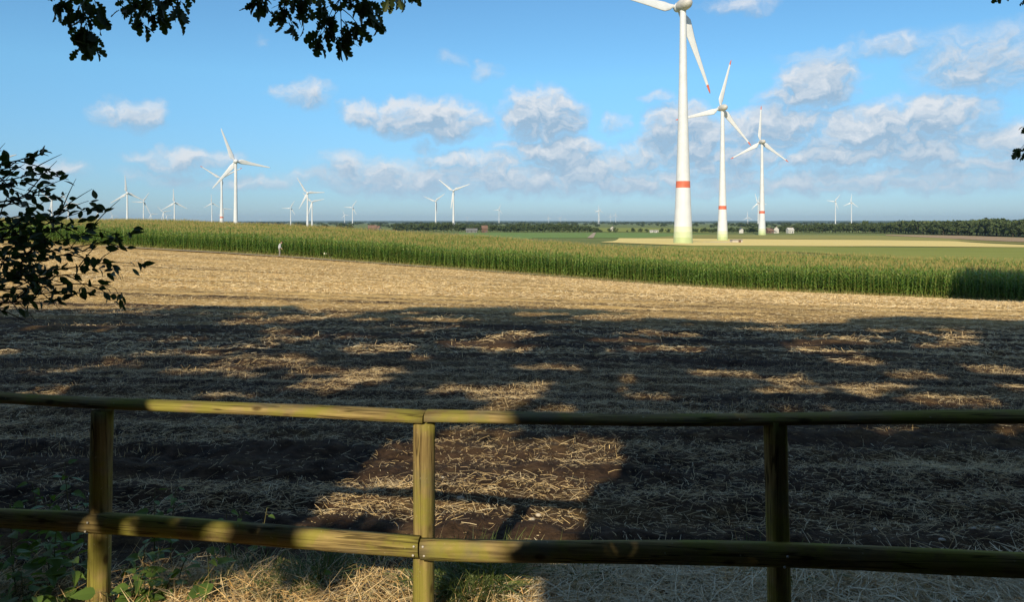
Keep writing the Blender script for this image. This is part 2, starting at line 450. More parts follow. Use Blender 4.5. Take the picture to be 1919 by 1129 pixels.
# the stubble field, finer towards the fence, with clods and drill rows
u = np.linspace(-1, 1, 440); yy = np.geomspace(3.75, 112, 430)
U, Y = np.meshgrid(u, yy); X = U * (Y * .92 + 3.2)
amp = np.clip(1.6 - Y / 30, .25, 1)
dz = (fbm(X * 3.1, Y * 3.1, 5, 4) - .5) * .085 * amp + (fbm(X * .6, Y * 1.3, 9, 3) - .5) * .12 * amp
dz += (fbm(X * 8.5, Y * 8.5, 15, 3) - .5) * .075 * np.clip(1.5 - Y / 10, 0, 1)
dz += .018 * np.sin((Y + .035 * X) * 2 * math.pi / .62) * amp
Z = ground(X, Y) + dz
keep = Y < corn_front(X) + 4
idx = np.arange(U.size).reshape(U.shape)
Fc = np.stack([idx[:-1, :-1], idx[:-1, 1:], idx[1:, 1:], idx[1:, :-1]], -1).reshape(-1, 4)
Fc = Fc[keep[:-1, :-1].ravel()]
tag(link('stubble_field', mesh_np('stubble_field', np.stack([X, Y, Z], -1), Fc, True), mat=M['stubble_soil']), kind='structure')
def field_z(X, Y):
    a = np.clip(1.6 - Y / 30, .25, 1)
    return ground(X, Y) + (fbm(X * 3.1, Y * 3.1, 5, 4) - .5) * .085 * a + (fbm(X * .6, Y * 1.3, 9, 3) - .5) * .12 * a + .018 * np.sin((Y + .035 * X) * 2 * math.pi / .62) * a + (fbm(X * 8.5, Y * 8.5, 15, 3) - .5) * .075 * np.clip(1.5 - Y / 10, 0, 1)
# the verge the fence stands on
xs = np.linspace(-9, 9, 150); ys = np.linspace(-4, 4.15, 90)
def verge_z(X, Y):
    e = np.clip((4.12 - Y) / .4, 0, 1); e = e * e * (3 - 2 * e)
    return ground(X, Y) + (.09 * e - .06) + (fbm(X * 2.5, Y * 2.5, 31, 3) - .5) * .07
sheet('grass_verge', xs, ys, 0, M['verge_soil'], verge_z)
sheet('woodland_floor', np.linspace(-45, 45, 60), np.linspace(-30, -3.9, 24), .02, M['verge_soil'])

# field patches far behind the corn, laid on the terrain
def patch(name, pts, mat, off):
    """pts: outline on the ground (x, y) as two matched edges near / far"""
    near, far = pts
    n = 40; rows = 10
    nx = np.interp(np.linspace(0, 1, n), np.linspace(0, 1, len(near)), [p[0] for p in near]); ny = np.interp(np.linspace(0, 1, n), np.linspace(0, 1, len(near)), [p[1] for p in near])
    fx = np.interp(np.linspace(0, 1, n), np.linspace(0, 1, len(far)), [p[0] for p in far]); fy = np.interp(np.linspace(0, 1, n), np.linspace(0, 1, len(far)), [p[1] for p in far])
    t = np.linspace(0, 1, rows)[:, None]
    X = nx * (1 - t) + fx * t; Y = ny * (1 - t) + fy * t
    idx = np.arange(n * rows).reshape(rows, n)
    Fc = np.stack([idx[:-1, :-1], idx[:-1, 1:], idx[1:, 1:], idx[1:, :-1]], -1).reshape(-1, 4)
    return tag(link(name, mesh_np(name, np.stack([X, Y, ground(X, Y) + off], -1), Fc, True), mat=mat), kind='structure')
H = lambda *a: [tuple(hit(x, y)) for x, y in a]
patch('meadow', (H((1240, 470), (1500, 474), (1919, 500), (2080, 520)), H((1240, 461.5), (1500, 462.5), (1919, 464.5), (2080, 465))), M['meadow'], .12)
patch('wheat_field', (H((1125, 455), (1290, 461.5), (1640, 462.5), (1919, 464.5), (2080, 465)), H((1160, 447), (1290, 447.5), (1640, 450.5), (1790, 452.5), (1850, 457), (1919, 460), (2080, 463))), M['wheat_field'], .2)
patch('olive_field', (H((1200, 447), (1400, 447.6), (1640, 450.5), (1790, 452.5), (1919, 458), (2080, 462)), H((1300, 440.5), (1400, 441), (1640, 441.5), (1780, 448), (1919, 455.5), (2080, 459))), M['olive_field'], .28)
patch('pale_field', (H((1660, 442), (1800, 449), (1919, 454.5), (2080, 456)), H((1660, 440.5), (1800, 442.5), (1919, 446.5), (2080, 448))), M['pale_field'], .36)
patch('beet_field', (H((860, 447), (1000, 447), (1200, 446.8), (1330, 447)), H((860, 436.5), (1000, 436.6), (1200, 436.8), (1330, 439))), M['beet_field'], .24)
patch('far_meadow', (H((1110, 435), (1200, 435.5), (1330, 437)), H((1120, 427.5), (1200, 427.5), (1330, 428))), M['meadow'], .3)
patch('field_road', (H((1100, 447.2), (1112, 447.2)), H((1112, 437), (1117, 437))), M['track_earth'], .5)
# low blue hills on the horizon
hx = np.linspace(-14000, 14000, 220)
hv, hf = [], []
for k, (yy_, hh) in enumerate(((9000, -14 + EYE), (10200, None), (13000, -14 + EYE))):
    for x in hx:
        z = hh if hh is not None else EYE - 2 + 26 * fbm(np.array(x / 1900.), np.array(2.2), 41, 4)
        hv.append((x, yy_ + 500 * math.sin(x / 2500), z))
n = len(hx)
for k in range(2):
    for i in range(n - 1): hf.append((k * n + i, k * n + i + 1, (k + 1) * n + i + 1, (k + 1) * n + i))
tag(link('hills', mesh_np('hills', hv, hf, True), mat=M['hill_green']), kind='structure')
# earth track and grassy strip between stubble and corn
tx = np.linspace(-50, 22, 90)
tv = []
for x in tx:
    for d in (-3.6 + .25 * math.sin(x * .7), -1.9 + .2 * math.sin(x * .5 + 1)):
        tv.append((x, corn_front(x) + d, ground(x, corn_front(x) + d) + .12))
tf = [(2 * i, 2 * i + 2, 2 * i + 3, 2 * i + 1) for i in range(len(tx) - 1)]
tag(link('track', mesh_np('track', tv, tf, True), mat=M['track_earth']), kind='structure')

# ------------------------------------------------------------------ scattered blades: straw, grass
def blades(name, P, L, wid, az, rise, bend, mat, tipw=.5, curl=.3):
    """P base points (n,3); each blade is a strip of two quads. rise: start slope, bend: change of slope"""
    n = len(P)
    d = np.stack([np.cos(az), np.sin(az), np.zeros(n)], -1)
    s = np.stack([-np.sin(az), np.cos(az), np.zeros(n)], -1)
    roll = rng.uniform(-1, 1, n)
    s[:, 2] = roll; s /= np.linalg.norm(s, axis=1)[:, None]
    def pt(t):
        ang = rise + bend * t
        return np.stack([np.cos(ang)] * 2 + [np.sin(ang)], -1)
    p0 = P
    a1 = rise + bend * .25; a2 = rise + bend * .75
    p1 = p0 + (d * np.cos(a1)[:, None] + np.array([0, 0, 1]) * np.sin(a1)[:, None]) * (L * .5)[:, None]
    az2 = az + rng.normal(0, curl, n); d = np.stack([np.cos(az2), np.sin(az2), np.zeros(n)], -1)
    p2 = p1 + (d * np.cos(a2)[:, None] + np.array([0, 0, 1]) * np.sin(a2)[:, None]) * (L * .5)[:, None]
    w = wid[:, None] * .5
    V = np.stack([p0 - s * w, p0 + s * w, p1 - s * w, p1 + s * w, p2 - s * w * tipw, p2 + s * w * tipw], 1)
    b = np.arange(n)[:, None] * 6
    Fc = np.concatenate([b + np.array([0, 1, 3, 2]), b + np.array([2, 3, 5, 4])], 1).reshape(-1, 4)
    return link(name, mesh_np(name, V, Fc), mat=mat)
def straw_band(n, y0, y1, lmin, lmax, w0, w1, pw):
    k = n * 5
    Y = y0 * (y1 / y0) ** rng.random(k) if pw == 1 else rng.uniform(y0, y1, k)
    X = rng.uniform(-1, 1, k) * (Y * .80 + 1.2)
    m = (rng.random(k) < np.clip((swath(X, Y) - .20) * 2.9, .045, 1) * np.clip((Y - 4.0) / 1.6, .22, 1)) & (Y < corn_front(X) - 2)
    X, Y = X[m][:n], Y[m][:n]; k = len(X)
    L = rng.uniform(lmin, lmax, k) * (1 - .4 * rng.random(k)); az = rng.normal(0, .95, k) + np.pi * rng.integers(0, 2, k)
    up = rng.random(k)
    rise = np.where(up < .05, rng.uniform(.4, 1.3, k), rng.normal(.05, .14, k))
    L = np.where(up < .05, L * .6, L)
    Z = field_z(X, Y) + rng.uniform(-.004, .035, k)
    return np.stack([X, Y, Z], -1), L, rng.uniform(w0, w1, k), az, rise, rng.normal(-.12, .22, k)
parts = [straw_band(92000, 3.9, 13, .03, .17, .0012, .0030, 1), straw_band(50000, 3.9, 11, .012, .05, .0015, .0035, 1), straw_band(52000, 12, 34, .08, .26, .004, .009, 1), straw_band(110000, 30, 82, .12, .4, .008, .02, 0)]
cc = [np.concatenate(q) for q in zip(*parts)]
tag(blades('straw_litter', cc[0], cc[1], cc[2], cc[3], cc[4], cc[5], M['straw'], 1.0),
    'loose pale straw scattered in swaths over the harvested field', 'straw', kind='stuff')

# cut stubs still standing in their drill rows
n = 70000
Y = 4.6 * (34 / 4.6) ** rng.random(n); X = rng.uniform(-1, 1, n) * (Y * .8 + 1)
r_ = Y + .08 * X; r_ = np.round(r_ / .25) * .25 + rng.normal(0, .018, n); Y = r_ - .08 * X
m = (rng.random(n) < np.clip(fbm(X * .5, Y * .9, 91, 3) * 2.4 - 1.05, .02, 1)) & (Y > 6.0)
X, Y = X[m], Y[m]; n = len(X)
tag(blades('stubble', np.stack([X, Y, field_z(X, Y) - .01], -1), rng.uniform(.03, .08, n), rng.uniform(.0025, .005, n), rng.uniform(0, 6.28, n),
           rng.normal(1.05, .35, n), rng.normal(0, .15, n), M['straw'], .9), 'short cut stubs standing in rows across the harvested field', 'stubble', kind='stuff')
# dry grass matted along the foot of the fence
n = 90000
X = rng.uniform(-4.2, 4.2, n); Y = 2.75 + 1.35 * rng.random(n)
m = rng.random(n) < np.clip(fbm(X * 1.4, Y * 1.4, 51, 3) * 2.1 - .35 - .22 * (X > .35), .06, 1) * np.clip((4.1 - Y) / .35, 0, 1)
X, Y = X[m], Y[m]; n = len(X)
tag(blades('dry_grass', np.stack([X, Y, verge_z(X, Y)], -1), rng.uniform(.07, .24, n), rng.uniform(.0018, .0038, n), rng.uniform(0, 6.28, n),
           np.abs(rng.normal(.34, .30, n)), rng.normal(-.9, .5, n), M['dry_grass'], .25), 'matted dry golden grass along the foot of the wooden fence', 'grass', kind='stuff')
# pale hay lying under the right part of the fence
n = 26000
X = rng.uniform(-.1, 4.4, n); Y = rng.uniform(2.8, 3.9, n)
m = rng.random(n) < np.clip((X + .2) * 1.2, 0, 1) * np.clip(fbm(X * 2.0, Y * 2.0, 57, 3) * 1.9 - .25, .1, 1)
X, Y = X[m], Y[m]; n = len(X)
tag(blades('hay', np.stack([X, Y, verge_z(X, Y) + rng.uniform(.0, .05, n)], -1), rng.uniform(.08, .30, n), rng.uniform(.0028, .006, n), rng.uniform(0, 6.28, n),
           rng.normal(.06, .13, n), rng.normal(-.2, .25, n), material('hay', by_island([(.72, .62, .43), (.62, .50, .32), (.80, .71, .52), (.54, .44, .28)]), .7, .2), .5),
    'pale matted hay under the right part of the fence', 'hay', kind='stuff')
def tuft(cx, cy, r, n, lmin, lmax):
    a = rng.uniform(0, 6.28, n); q = r * np.sqrt(rng.random(n))
    X = cx + q * np.cos(a); Y = cy + q * np.sin(a)
    return np.stack([X, Y, verge_z(X, Y)], -1), rng.uniform(lmin, lmax, n), rng.uniform(.003, .006, n), a + rng.normal(0, .6, n), rng.uniform(.7, 1.45, n), rng.normal(-1.1, .4, n)
tf_ = [tuft(*a) for a in ((-.20, 3.55, .14, 620, .14, .32), (-.10, 3.70, .12, 360, .12, .28), (-.98, 3.72, .13, 300, .10, .22), (-.45, 3.62, .10, 130, .08, .18), (-.75, 3.95, .12, 160, .08, .18),
       (.35, 3.8, .16, 120, .10, .22), (-1.35, 3.75, .14, 140, .08, .2), (-1.1, 3.55, .12, 150, .08, .18), (1.4, 3.7, .22, 90, .1, .25), (.45, 5.35, .05, 40, .06, .14))]
cc = [np.concatenate(q) for q in zip(*tf_)]
tag(blades('green_grass', *cc[:6], M['green_grass'], .2), 'tufts of fresh green grass beside the middle fence post', 'grass', kind='stuff')
# grass strip below the corn
n = 16000
X = rng.uniform(-75, 60, n); D = -2.0 + 2.2 * rng.random(n) ** .6
Y = corn_front(X) + D
tag(blades('corn_edge_grass', np.stack([X, Y, ground(X, Y) - .02], -1), rng.uniform(.15, .5, n), rng.uniform(.02, .045, n), rng.uniform(0, 6.28, n),
           rng.uniform(.9, 1.5, n), rng.normal(-.5, .3, n), material('strip_grass', leafy([(.15, .19, .05), (.26, .25, .09), (.34, .28, .12), (.11, .16, .04)], .2), .7, .2), .3),
    'strip of yellow green grass along the foot of the corn', 'grass', kind='stuff')

# ------------------------------------------------------------------ the corn
def corn_mesh(seed):
    r = random.Random(seed); mb = MB()
    h = 2.35 * r.uniform(.95, 1.05)
    lean = (r.uniform(-.06, .06), r.uniform(-.06, .06))
    st = [(lean[0] * t * t, lean[1] * t * t, h * t) for t in (0, .5, 1)]
    mb.tube(st, (.016, .012, .006), 4, 1, False)
    a = r.uniform(0, 6.28)
    for k in range(12):
        t = .10 + .78 * k / 11
        z0 = h * t; a += math.pi + r.uniform(-.5, .5)
        L = r.uniform(.65, .95) * (1 - .45 * abs(t - .5)); w = r.uniform(.085, .125)
        el = r.uniform(.95, 1.25); p = Vector((lean[0] * t * t, lean[1] * t * t, z0)); vs = []
        sd = Vector((-math.sin(a), math.cos(a), 0))
        for i in range(5):
            q = i / 4; ww = w * (.6 + 1.2 * q) if q < .4 else w * 1.08 * (1 - q) / .6
            tw = sd * math.cos(.5 * q) + Vector((0, 0, 1)) * (.4 * math.sin(1.5 * q) * r.uniform(-1, 1))
            vs += [p - tw * ww * .5, p + tw * ww * .5]
            p = p + Vector((math.cos(a) * math.cos(el), math.sin(a) * math.cos(el), math.sin(el))) * (L / 4)
            el -= r.uniform(.45, .75)
        mb.add(vs, [(2 * i, 2 * i + 1, 2 * i + 3, 2 * i + 2) for i in range(4)], 0)
    for k in range(4):
        b = r.uniform(0, 6.28); e = 1.5 if k == 0 else r.uniform(.75, 1.3); L = r.uniform(.22, .38)
        p0 = Vector((lean[0], lean[1], h - .02)); d = Vector((math.cos(b) * math.cos(e), math.sin(b) * math.cos(e), math.sin(e)))
        s_ = Vector((-math.sin(b), math.cos(b), 0)) * .007
        mb.add([p0 - s_ * .6, p0 + s_ * .6, p0 + d * L + s_, p0 + d * L - s_], [(0, 1, 2, 3)], 2)
    return mb.mesh('corn_plant', [M['corn_leaf'], M['corn_stalk'], M['corn_tassel']])
corn_meshes = [corn_mesh(100 + k) for k in range(7)]
px_, py_ = [], []
rows = np.arange(0, 86, .72)
fr = np.array([1, -.306]); fr = fr / np.linalg.norm(fr)
for q, r0 in enumerate(rows):
    step = .25 if q < 6 else (.28 if q < 30 else .40)
    x = np.arange(-95, 84, step); x = x + rng.uniform(-.14, .14, len(x))
    y = 76.7 - .306 * x + r0 * 1.045 + rng.uniform(-.2, .2, len(x))
    k = (y < corn_back(x)) & (x > -.86 * y) & (x < .86 * y)
    px_.append(x[k]); py_.append(y[k])
nfront = len(px_[0])
CXs, CYs = np.concatenate(px_), np.concatenate(py_)
# the 300 plants of the front row that stand nearest are objects of their own
order = np.argsort(np.where((np.arange(len(CXs)) < nfront) & (CXs < .69 * CYs), CYs, 1e6))[:300]
single = np.zeros(len(CXs), bool); single[order] = True
grow = .86 + .28 * fbm(CXs * .15, CYs * .15, 61, 3)
for i in order:
    o = link('corn_plant', random.choice(corn_meshes))
    o.location = (CXs[i], CYs[i], float(ground(CXs[i], CYs[i])) - .03)
    o.rotation_euler = (random.gauss(0, .08), random.gauss(0, .08), random.uniform(0, 6.28)); s_ = float(grow[i]) * random.uniform(.92, 1.06); o.scale = (s_, s_, s_)
    tag(o, 'tall green corn plant in the front row of the right part of the cornfield', 'corn', 'corn plants in the front row at the right')
ids = np.where(~single)[0]
V = np.stack([CXs[ids], CYs[ids], ground(CXs[ids], CYs[ids]) - .03], -1)
pm = bpy.data.meshes.new('corn_field'); pm.vertices.add(len(V)); pm.vertices.foreach_set('co', V.astype(np.float32).ravel()); pm.update()
at_ = pm.attributes.new('grow', 'FLOAT', 'POINT'); at_.data.foreach_set('value', (grow[ids] * rng.uniform(.9, 1.08, len(ids))).astype(np.float32))
at_ = pm.attributes.new('turn', 'FLOAT_VECTOR', 'POINT'); at_.data.foreach_set('vector', np.stack([rng.normal(0, .09, len(ids)), rng.normal(0, .09, len(ids)), rng.uniform(0, 6.28, len(ids))], -1).astype(np.float32).ravel())
at_ = pm.attributes.new('pick', 'INT', 'POINT'); at_.data.foreach_set('value', rng.integers(0, len(corn_meshes), len(ids)).astype(np.int32))
field = link('corn_field', pm)
src = bpy.data.collections.new('corn_source')
for me in corn_meshes: src.objects.link(bpy.data.objects.new('corn_source_plant', me))
def scatter_group(name, coll):
    g = bpy.data.node_groups.new(name, 'GeometryNodeTree')
    g.interface.new_socket('Geometry', in_out='INPUT', socket_type='NodeSocketGeometry')
    g.interface.new_socket('Geometry', in_out='OUTPUT', socket_type='NodeSocketGeometry')
    gi = g.nodes.new('NodeGroupInput'); go = g.nodes.new('NodeGroupOutput')
    ci = g.nodes.new('GeometryNodeCollectionInfo'); ci.inputs['Collection'].default_value = coll
    ci.inputs['Separate Children'].default_value = True; ci.inputs['Reset Children'].default_value = True
    ip = g.nodes.new('GeometryNodeInstanceOnPoints'); ip.inputs['Pick Instance'].default_value = True
    def attr(n, t):
        a = g.nodes.new('GeometryNodeInputNamedAttribute'); a.data_type = t; a.inputs['Name'].default_value = n; return a.outputs[0]
    g.links.new(gi.outputs[0], ip.inputs['Points']); g.links.new(ci.outputs[0], ip.inputs['Instance'])
    g.links.new(attr('pick', 'INT'), ip.inputs['Instance Index']); g.links.new(attr('turn', 'FLOAT_VECTOR'), ip.inputs['Rotation'])
    g.links.new(attr('grow', 'FLOAT'), ip.inputs['Scale']); g.links.new(ip.outputs[0], go.inputs[0])
    return g
md = field.modifiers.new('scatter', 'NODES'); md.node_group = scatter_group('corn_scatter', src)
tag(field, 'green cornfield with brown tassels behind the harvested stubble', 'cornfield', kind='stuff')
# ------------------------------------------------------------------ the fence
fence = empty('wooden_fence', (-.385, 3.2, 0), 0, 'weathered round post and half round rail fence with green algae', 'fence')
FO = Vector((-.385, 3.2, 0))
# post foot positions (x, y), top height, lean
posts = [(-3.62, 3.82, .955, 0, 0), (-1.945, 3.47, .942, .018, 0), (-.385, 3.2, .962, .004, 0), (1.075, 2.985, 1.030, -.022, 0), (2.62, 2.76, 1.075, 0, 0)]
def post_mesh(seed, h, lx):
    mb = MB(); n, rows = 28, 26; vs = []
    for i in range(rows + 1):
        z = -.5 + (h + .5) * i / rows
        for k in range(n):
            q = 2 * math.pi * k / n
            r = .0475 + .0025 * math.sin(2 * q + seed) + .0016 * math.sin(5 * q + seed * 2 + z * 2.2) + .0012 * math.sin(9 * q + z * 7 + seed)
            vs.append((r * math.cos(q) + lx * (z - h), r * math.sin(q), z))
    fs = [(i * n + k, i * n + (k + 1) % n, (i + 1) * n + (k + 1) % n, (i + 1) * n + k) for i in range(rows) for k in range(n)]
    fs.append(tuple(rows * n + k for k in range(n)))
    mb.add(vs, fs); return mb.mesh('post', M['post_wood'], True)
for k, (x, y, h, lx, ly) in enumerate(posts):
    o = link('post', post_mesh(k * 1.7, h, lx), fence); o.location = Vector((x, y, 0)) - FO
    o['label'] = ['post outside the view', 'dark shaded post on the left', 'sunlit yellow green post in the middle', 'dark shaded post on the right', 'post outside the view'][k]
def rail(name, pts, flat, w, d, label, seed, r0=0):
    """half-round rail along pts. flat 'down': lies on the posts; 'back': nailed to their face"""
    pts = [Vector(p) for p in pts]; A, B = pts[0], pts[-1]
    Lx = (B - A); yaw = math.atan2(Lx.y, Lx.x); L = Lx.length
    mb = MB(); n = 44; prof = []
    m = 13
    for j in range(m):
        q = math.pi * j / (m - 1)
        c, s_ = math.cos(q), math.sin(q)
        s_ = abs(s_) ** .55                  # a flattened half round
        prof.append((c * w / 2, s_ * d))
    vs = []
    for i in range(n + 1):
        t = i / n; x = L * t
        sag = .006 * math.sin(math.pi * t * 2 + seed) + .004 * math.sin(9 * t + seed)
        k = 1 + .035 * math.sin(7 * t + seed) + .02 * math.sin(19 * t + seed * 3)
        for (a, b) in prof:
            if flat == 'down': vs.append((x, -a * k, b * k + sag))
            else: vs.append((x, -b * k + sag * .6, a * k + sag))
    fs = []
    for i in range(n):
        for j in range(m):
            f = (i * m + j, i * m + (j + 1) % m, (i + 1) * m + (j + 1) % m, (i + 1) * m + j)
            fs.append(f if flat == 'back' else f[::-1])
    fs += [tuple(range(m)), tuple(n * m + j for j in range(m))[::-1]]
    mb.add(vs, fs)
    o = link(name, mb.mesh(name, M['rail_wood'], True), fence)
    o.location = A - FO
    pitch = math.atan2(Lx.z, math.hypot(Lx.x, Lx.y))
    o.rotation_euler = Matrix.Rotation(yaw, 3, 'Z').__matmul__(Matrix.Rotation(-pitch, 3, 'Y')).to_euler()
    o['label'] = label
    return o, L
for o in fence.children: pass
rl = []
def smooth_shade(o):
    me = o.data
    for p in me.polygons:
        if len(p.vertices) > 4: p.use_smooth = False
# top rails lie on the posts; the joint is over the middle post
a, b = Vector((-3.75, 3.85, .957)), Vector((-.377, 3.2, .967))
o, L = rail('top_rail', (a, b), 'down', .100, .040, 'left top rail, dark shade turning to sunlit olive', 1.0); smooth_shade(o); rl.append((o, L))
a, b = Vector((-.372, 3.198, .970)), Vector((2.75, 2.74, 1.088))
o, L = rail('top_rail', (a, b), 'down', .100, .037, 'right top rail, mostly in dark shade', 2.3); smooth_shade(o); rl.append((o, L))
a, b = Vector((-3.75, 3.785, .388)), Vector((-.392, 3.146, .446))
o, L = rail('lower_rail', (a, b), 'back', .092, .046, 'left lower rail dappled with leaf shadows', 3.1); smooth_shade(o); rl.append((o, L))
a, b = Vector((-.386, 3.145, .447)), Vector((2.75, 2.685, .556))
o, L = rail('lower_rail', (a, b), 'back', .092, .046, 'right lower rail in shade', 4.4); smooth_shade(o); rl.append((o, L))
nm = MB(); nm.lathe([(.0001, -.004), (.005, -.0025), (.0055, 0), (.004, .002)], 8, 0, 'y'); nail = nm.mesh('nail', M['nail_steel'], True)
for ri, xs_ in ((2, (-.016, -.020)), (3, (.016, .020))):
    o, L = rl[ri]
    for z_, xx in ((.014, xs_[0]), (-.024, xs_[1])):
        q = link('nail', nail, o); q.location = ((L + xx) if ri == 2 else xx, -.0475, z_)
for ri, frac in ((2, .53), (3, .47), (3, .93)):
    o, L = rl[ri]
    for z_ in (.02, -.022):
        q = link('nail', nail, o); q.location = (L * frac + z_ * .3, -.0475, z_)

# ------------------------------------------------------------------ wind turbines
def blade_mesh(L, tip):
    mb = MB(); st = [(.03, .9, .9), (.07, 1.05, .95), (.11, 1.9, .8), (.17, 2.75, .62), (.24, 2.55, .5), (.36, 2.0, .38), (.52, 1.55, .28), (.70, 1.18, .2), (.86, .86, .14), (.9, .8, .13), (.97, .5, .09), (1.0, .12, .04)]
    k = L / 35.0; n = 10; vs = []
    for t, c, th in st:
        tw = .30 * (1 - t) ** 2
        for j in range(n):
            q = 2 * math.pi * j / n
            x = c * (1.5 if tip else 1.8) * k * (.5 * math.cos(q) - (.22 if t > .1 else 0)); y = th * k * .5 * math.sin(q)
            vs.append((x * math.cos(tw) - y * math.sin(tw), x * math.sin(tw) + y * math.cos(tw), t * L))
    def strip(i0, i1, cap0, cap1, name, m):
        b = MB(); v = vs[i0 * n:(i1 + 1) * n]; r = i1 - i0
        f = [(i * n + j, i * n + (j + 1) % n, (i + 1) * n + (j + 1) % n, (i + 1) * n + j) for i in range(r) for j in range(n)]
        if cap0: f.append(tuple(range(n - 1, -1, -1)))
        if cap1: f.append(tuple(r * n + j for j in range(n)))
        b.add(v, f); return b.mesh(name, m, True)
    if tip: return strip(0, 9, True, False, 'blade', M['turbine_white']), strip(9, 11, False, True, 'blade_tip', M['band_red'])
    return strip(0, 11, True, True, 'blade', M['turbine_white']), None
BL = {True: (38.5, *blade_mesh(38.5, True)), False: (35.0, *blade_mesh(35.0, False))}
nb = MB(); nb.lathe([(.3, -6.2), (1.7, -5.6), (2.6, -4.0), (2.95, -1.8), (3.0, .3), (2.75, 2.0), (2.4, 2.9)], 20, 0, 'y')
NAC = {False: nb.mesh('nacelle', M['turbine_white'], True), True: nb.mesh('nacelle', M['nacelle_grey'], True)}
hb = MB(); hb.lathe([(2.3, 2.95), (2.45, 4.0), (2.1, 5.6), (1.2, 6.8), (.1, 7.3)], 20, 0, 'y'); HUB = hb.mesh('hub', M['turbine_white'], True)
def tower_prof(hgt, big):
    r0, r1 = (3.95, 1.25) if big else (2.5, 1.35)
    f = lambda t: r1 + (r0 - r1) * ((1 - t) ** 2.3 * .62 + (1 - t) * .38)
    return f
def turbine(px, hub, Lp, phase, base=None, big=False, yaw=-12, label='', bands=False, nsides=20):
    L, bm, tm = BL[big]
    D = L * F / Lp
    hp = at(px, hub, D); X, Y = hp.x, D
    gz = float(ground(X, Y)) if base is None else EYE + (HOR - base) / F * D
    hgt = hp.z - gz
    az = math.atan2(X, Y) + R(yaw)
    o = empty('wind_turbine', (X, Y, gz), -az, label, 'wind turbine', 'wind turbines')
    f = tower_prof(hgt, big)
    def seg(name, t0, t1, m, n_=6, foot=False):
        mb = MB(); pr = [(f(t0 + (t1 - t0) * i / n_), hgt * (t0 + (t1 - t0) * i / n_)) for i in range(n_ + 1)]
        if foot: pr = [(pr[0][0], -3.0)] + pr
        mb.lathe(pr, nsides, 0, 'z', False); return link(name, mb.mesh(name, m, True), o)
    top = 1 - 2.2 / hgt
    if bands:
        cuts = [0, .025, .048, .070, .232, .260, top]
        ms = ['base_green_2', 'base_green_1', 'base_green_0', 'turbine_white', 'band_red', 'turbine_white']
        nms = ['base_ring', 'base_ring', 'base_ring', 'tower', 'red_band', 'tower']
        for k in range(6): seg(nms[k], cuts[k], cuts[k + 1], M[ms[k]], 14 if k == 5 else 4, k == 0)
    else:
        seg('tower', 0, top, M['turbine_white'], 12, True)
    nac = link('nacelle', NAC[bands or big], o); nac.location = (0, 0, hgt)
    s_ = .85 if big else .78
    nac.scale = (s_, s_, s_)
    hb_ = link('hub', HUB, o); hb_.location = (0, 0, hgt); hb_.scale = (s_, s_, s_)
    for k in range(3):
        b = link('blade', bm, o); b.location = (0, 4.2 * s_, hgt)
        ph = R(phase + 120 * k); b.rotation_euler = (0, math.pi / 2 - ph, 0)
        if tm: link('blade_tip', tm, b)
    return o
turbine(1280, 9, 174.6, 174, 456, True, -33, 'nearest giant white wind turbine, its top cut by the upper edge', True, 40)
turbine(1354, 202, 97, 75, 450.5, True, -33, 'white wind turbine with red band, second of the three at right', True, 32)
turbine(1428, 266, 69, 88, 441, True, -30, 'white wind turbine with red band, smallest of the three at right', True, 28)
turbine(415.4, 334, 43, 29, None, True, -10, 'red tipped wind turbine partly behind the largest one on the left', True, 24)
